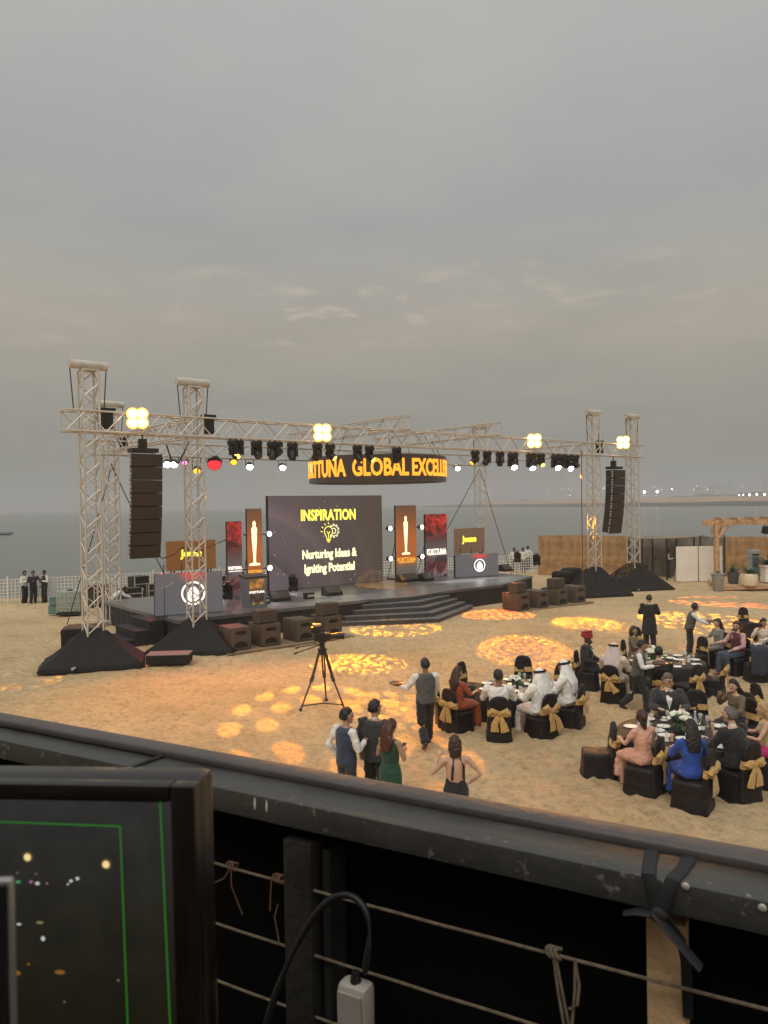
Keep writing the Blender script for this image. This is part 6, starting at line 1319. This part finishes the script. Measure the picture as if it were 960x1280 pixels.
def mon_material():
    m = bpy.data.materials.new('monitor_picture'); m.use_nodes = True; t_ = m.node_tree; b = t_.nodes['Principled BSDF']; b.inputs['Base Color'].default_value = (.004, .004, .004, 1); b.inputs['Roughness'].default_value = .35; b.inputs['Specular IOR Level'].default_value = .2
    co = N(t_, 'ShaderNodeTexCoord'); sp_ = N(t_, 'ShaderNodeSeparateXYZ'); t_.links.new(co.outputs['Generated'], sp_.inputs[0])
    rp = ramp(t_, [(0, (.006, .006, .003)), (.45, (.010, .0095, .005)), (.7, (.017, .016, .012)), (1, (.026, .027, .028))]); t_.links.new(sp_.outputs[2], rp.inputs[0])
    n = N(t_, 'ShaderNodeTexNoise'); n.inputs['Scale'].default_value = 40; n.inputs['Detail'].default_value = 5; t_.links.new(co.outputs['Object'], n.inputs['Vector']); r2_ = ramp(t_, [(.3, (.8, .8, .8)), (.75, (1.25, 1.2, 1.1))]); t_.links.new(n.outputs[0], r2_.inputs[0])
    mx = N(t_, 'ShaderNodeMix', data_type='RGBA', blend_type='MULTIPLY'); mx.inputs[0].default_value = 1; t_.links.new(rp.outputs[0], mx.inputs[6]); t_.links.new(r2_.outputs[0], mx.inputs[7]); t_.links.new(mx.outputs[2], b.inputs['Emission Color']); b.inputs['Emission Strength'].default_value = 1
    return m
MB().add([(-MW + bz, -.001, -MHt + bt), (-bz, -.001, -MHt + bt), (-bz, -.001, -bt), (-MW + bz, -.001, -bt)], [(0, 1, 2, 3)]).obj('screen', mon_material(), t)
Minv = t.matrix_basis.inverted()
def mon(px, py):
    o_ = Minv @ EYE; d_ = Minv.to_3x3() @ ray(px, py); k = (-.0014 - o_.y) / d_.y; q_ = o_ + d_ * k; return V3((q_.x, -.0014, q_.z))
M_GREEN = glow('guide_green', (.02, .26, .012), .7)
for pts in ([(0 - 60, 1025), (150, 1033)], [(150, 1032), (160, 1290)], [(200, 1001), (213, 1290)]):
    a, b = mon(*pts[0]), mon(*pts[1]); e = (b - a).normalized(); n_ = V3((-e.z, 0, e.x)) * .00045; MB().add([a - n_, b - n_, b + n_, a + n_], [(0, 1, 2, 3)]).obj('guide_line', M_GREEN, t)
def blob(px, py, r_, m, sx=1):
    c = mon(px, py) + V3((0, -.0003, 0)); MB().add([c + V3((r_ * sx * math.cos(2 * math.pi * k / 14), 0, r_ * math.sin(2 * math.pi * k / 14))) for k in range(14)], [tuple(range(14))]).obj('picture_light', m, t)
MG = [glow('pic_warm_halo', (.25, .15, .04), .35), glow('pic_warm', (1, .75, .35), .9), glow('pic_white', (.7, .75, .7), .7), glow('pic_pink', (.7, .3, .5), .4), glow('pic_green', (.1, .5, .2), .5), glow('pic_orange', (.6, .25, .04), .35), glow('pic_dim', (.5, .45, .25), .4)]
for px, py in ((35, 1071), (133, 1080)): blob(px, py, .0042, MG[0])
for px, py in ((35, 1071), (133, 1080)): c = mon(px, py); MB().add([c + V3((.0027 * math.cos(2 * math.pi * k / 14), -.0008, .0027 * math.sin(2 * math.pi * k / 14))) for k in range(14)], [tuple(range(14))]).obj('picture_light', MG[1], t)
for px, py, r_, k, sx in [(23, 1102, .0014, 4, 1.8), (39, 1102, .0014, 3, 1.3), (47, 1104, .0015, 2, 1.5), (59, 1104, .001, 3, 1), (89, 1101, .0014, 2, 1.2), (97, 1098, .0015, 2, 1.2), (85, 1105, .0009, 2, 1), (50, 1153, .0012, 6, 3), (24, 1155, .001, 2, 2.4), (54, 1173, .0022, 2, .9), (22, 1216, .0022, 5, 1.4), (36, 1205, .0012, 5, 1), (75, 1215, .002, 5, 2.5), (148, 1225, .001, 6, 1), (45, 1092, .0008, 6, 1), (22, 1091, .0008, 6, 1), (81, 1252, .0008, 6, 1)]: blob(px, py, r_ * .8, MG[k], sx)
MB().bbox((-MW / 2, .06, -.30), (.06, .04, .20), .01).obj('stand_neck', M_BEZ, t); MB().bbox((-MW / 2, .07, -.46), (.28, .2, .02), .006).obj('stand_foot', M_BEZ, t)
# tablet edge in front of the monitor
TY = .40; a = A(17, 1097, TY); t = thing('tablet', 'silver edged tablet propped in front of the monitor', 'tablet', a, R(3))
MB().bbox((-.085, 0, -.12), (.17, .007, .24), .0028).obj('frame', mat('tablet_silver', (.42, .41, .42), .3, .7), t, smooth=True); MB().bbox((-.085, -.0040, -.12), (.1668, .002, .2368), .0008).obj('glass', mat('tablet_glass', (.015, .014, .016), .12), t)
MB().cyl((-.085, .01, -.22), (-.085, .03, -.525), .01).obj('stand', M_BLACKM, t, smooth=True)

# ================================================================== LAMPS THAT LIGHT THE SAND
def spot(parent_obj, name, src, dst, half, watts, col, blend=.1, gobo=None, size=.05):
    ld = bpy.data.lights.new(name, 'SPOT'); ld.energy = watts; ld.color = col; ld.spot_size = half * 2; ld.spot_blend = blend; ld.shadow_soft_size = size
    o = bpy.data.objects.new(name, ld); COL.objects.link(o); o.location = src; o.rotation_euler = (V3(dst) - V3(src)).to_track_quat('-Z', 'Y').to_euler()
    if gobo:
        ld.use_nodes = True; t_ = ld.node_tree; em = t_.nodes['Emission']
        ge = N(t_, 'ShaderNodeNewGeometry'); tr_ = N(t_, 'ShaderNodeVectorTransform', vector_type='VECTOR', convert_from='WORLD', convert_to='OBJECT'); t_.links.new(ge.outputs['Incoming'], tr_.inputs[0])
        sp_ = N(t_, 'ShaderNodeSeparateXYZ'); t_.links.new(tr_.outputs[0], sp_.inputs[0])
        M_ = lambda op, a, b=None, c=None: _mth(t_, op, a, b, c)
        k = 1 / math.tan(half)
        x = M_('MULTIPLY', M_('DIVIDE', sp_.outputs[0], sp_.outputs[2]), k); y = M_('MULTIPLY', M_('DIVIDE', sp_.outputs[1], sp_.outputs[2]), k)
        r_ = M_('SQRT', M_('ADD', M_('MULTIPLY', x, x), M_('MULTIPLY', y, y))); th = M_('DIVIDE', M_('ARCTAN2', y, x), 2 * math.pi)
        rings, nd, rot, dot, hole = gobo
        rr_ = M_('MULTIPLY', r_, rings); ri = M_('FLOOR', rr_); b_ = M_('SUBTRACT', M_('FRACT', rr_), .5)
        cnt = M_('ROUND', M_('MULTIPLY', M_('ADD', ri, .5), nd)); ang = M_('ADD', M_('MULTIPLY', th, cnt), M_('MULTIPLY', ri, .37)); a_ = M_('SUBTRACT', M_('FRACT', M_('ADD', ang, rot + 8)), .5)
        dd = M_('ADD', M_('MULTIPLY', a_, a_), M_('MULTIPLY', b_, b_))
        ss = N(t_, 'ShaderNodeMapRange', interpolation_type='SMOOTHSTEP'); ss.inputs[1].default_value = dot * dot * 1.15; ss.inputs[2].default_value = dot * dot * .80; ss.inputs[3].default_value = 0; ss.inputs[4].default_value = 1; t_.links.new(dd, ss.inputs[0])
        out = M_('MULTIPLY', ss.outputs[0], M_('GREATER_THAN', r_, hole)); out = M_('MULTIPLY', out, M_('LESS_THAN', r_, .985))
        t_.links.new(out, em.inputs['Strength'])
    o.parent = parent_obj
    if parent_obj is not None: o.matrix_parent_inverse = Matrix.LocRotScale(parent_obj.location, parent_obj.rotation_euler, parent_obj.scale).inverted()
    return o
def _mth(t_, op, a, b=None, c=None):
    n = N(t_, 'ShaderNodeMath', operation=op)
    for i, q_ in enumerate((a, b, c)):
        if q_ is None: continue
        if isinstance(q_, (int, float)): n.inputs[i].default_value = q_
        else: t_.links.new(q_, n.inputs[i])
    return n.outputs[0]
for (b, t), tgt in zip(BL, [(255, 885), (470, 905), (640, 930), (840, 880)]):
    spot(t, 'flood_lamp', b - VV * .12, G(*tgt), R(36), 3300, (1, .40, .05), 1.0, size=.15)
YEL, ORG = (1, .44, .0), (1, .18, .0)
HEADS = [o for o in bpy.data.objects if o.name.startswith('moving_head_light') and abs((o.location - OO).dot(VV)) < .3]
HEADS.sort(key=lambda o: (o.location - OO).dot(UU))
def gobo(tpx, tpy, rad, hs, watts, col, pat, blend=.05):
    tg = G(tpx, tpy); src = S(hs, -.12, ZT - 1.15); d = (tg - src).length
    hd = min(HEADS, key=lambda o: abs((o.location - OO).dot(UU) - hs))
    src = hd.location + V3((0, 0, -.95)) - VV * .15; d = (tg - src).length
    spot(hd, 'gobo_lamp', src, tg, math.atan(rad / d), watts, col, blend, pat, .012)
gobo(442, 829, 1.45, 3.0, 26812, YEL, (4.4, 6.2, .1, .36, .06))
gobo(652, 811, 1.5, 13.5, 30937, ORG, (4.6, 6.2, .3, .37, .0)); gobo(652, 811, 1.6, 14.5, 20625, YEL, (5.5, 6.2, .3, .38, .62))
gobo(731, 780, 1.55, 18.5, 30937, YEL, (4.4, 6.0, .6, .37, .0))
gobo(622, 769, 1.7, 15.2, 15468, ORG, (4.0, 6.0, .2, .36, .0)); gobo(490, 787, 1.8, 5.2, 9281, YEL, (4.0, 6.2, .5, .33, .35))
gobo(405, 903, 2.6, 2.2, 21250, (1, .36, .0), (3.0, 5.0, .25, .31, .28)); gobo(505, 893, 1.3, 4.0, 16500, (1, .42, .02), (3.0, 5, .25, .40, .0))
gobo(874, 777, 2.3, 20.5, 26812, YEL, (4.0, 6.0, .4, .36, .1)); gobo(900, 751, 2.1, 21.5, 20625, ORG, (3.6, 6.0, .1, .36, .1)); gobo(930, 829, 1.5, 21.0, 9281, ORG, (3.0, 6.0, .1, .4, .1))
gobo(40, 851, .7, 1.5, 7218, YEL, (2.6, 5, .1, .36, .3)); gobo(600, 957, 1.5, 6.5, 5156, (1, .2, .04), (3, 6, .2, .33, .1)); gobo(478, 750, 1.6, 7.6, 12375, YEL, (4, 6, .2, .45, .1)); gobo(793, 735, .9, 19.8, 9281, YEL, (3, 6, .2, .4, .1))
# stage wash from the lit lamps of the rear truss
for s_, col, w_ in [(3.0, (1, .3, .25), 2500), (5.5, (.9, .95, 1), 5500), (8.5, (.9, .95, 1), 6500), (12.5, (1, .92, .85), 5000), (17.5, (.9, .95, 1), 5500)]:
    spot(None, 'stage_wash_lamp', S(s_, 8.2, ZT - .9), S(s_ + .3, 4.6, ZS), R(24), w_, col, 1.0, size=.2)
spot(None, 'red_wash_lamp', S(2.2, 8.2, ZT - .9), S(-.5, -1.2, 0), R(16), 3000, (1, .12, .10), .9, size=.2)

# ================================================================== HAZE
def haze():
    m = bpy.data.materials.new('haze_air'); m.use_nodes = True; t_ = m.node_tree; t_.nodes.clear()
    v = N(t_, 'ShaderNodeVolumePrincipled'); v.inputs['Color'].default_value = (.94, .94, .94, 1); v.inputs['Density'].default_value = .00065; v.inputs['Anisotropy'].default_value = .0
    o = N(t_, 'ShaderNodeOutputMaterial'); t_.links.new(v.outputs[0], o.inputs['Volume'])
    q = MB().box((0, 4300, 40), (11800, 8900, 88)); ob = q.obj('haze', m); tag(ob, kind='stuff')
haze()
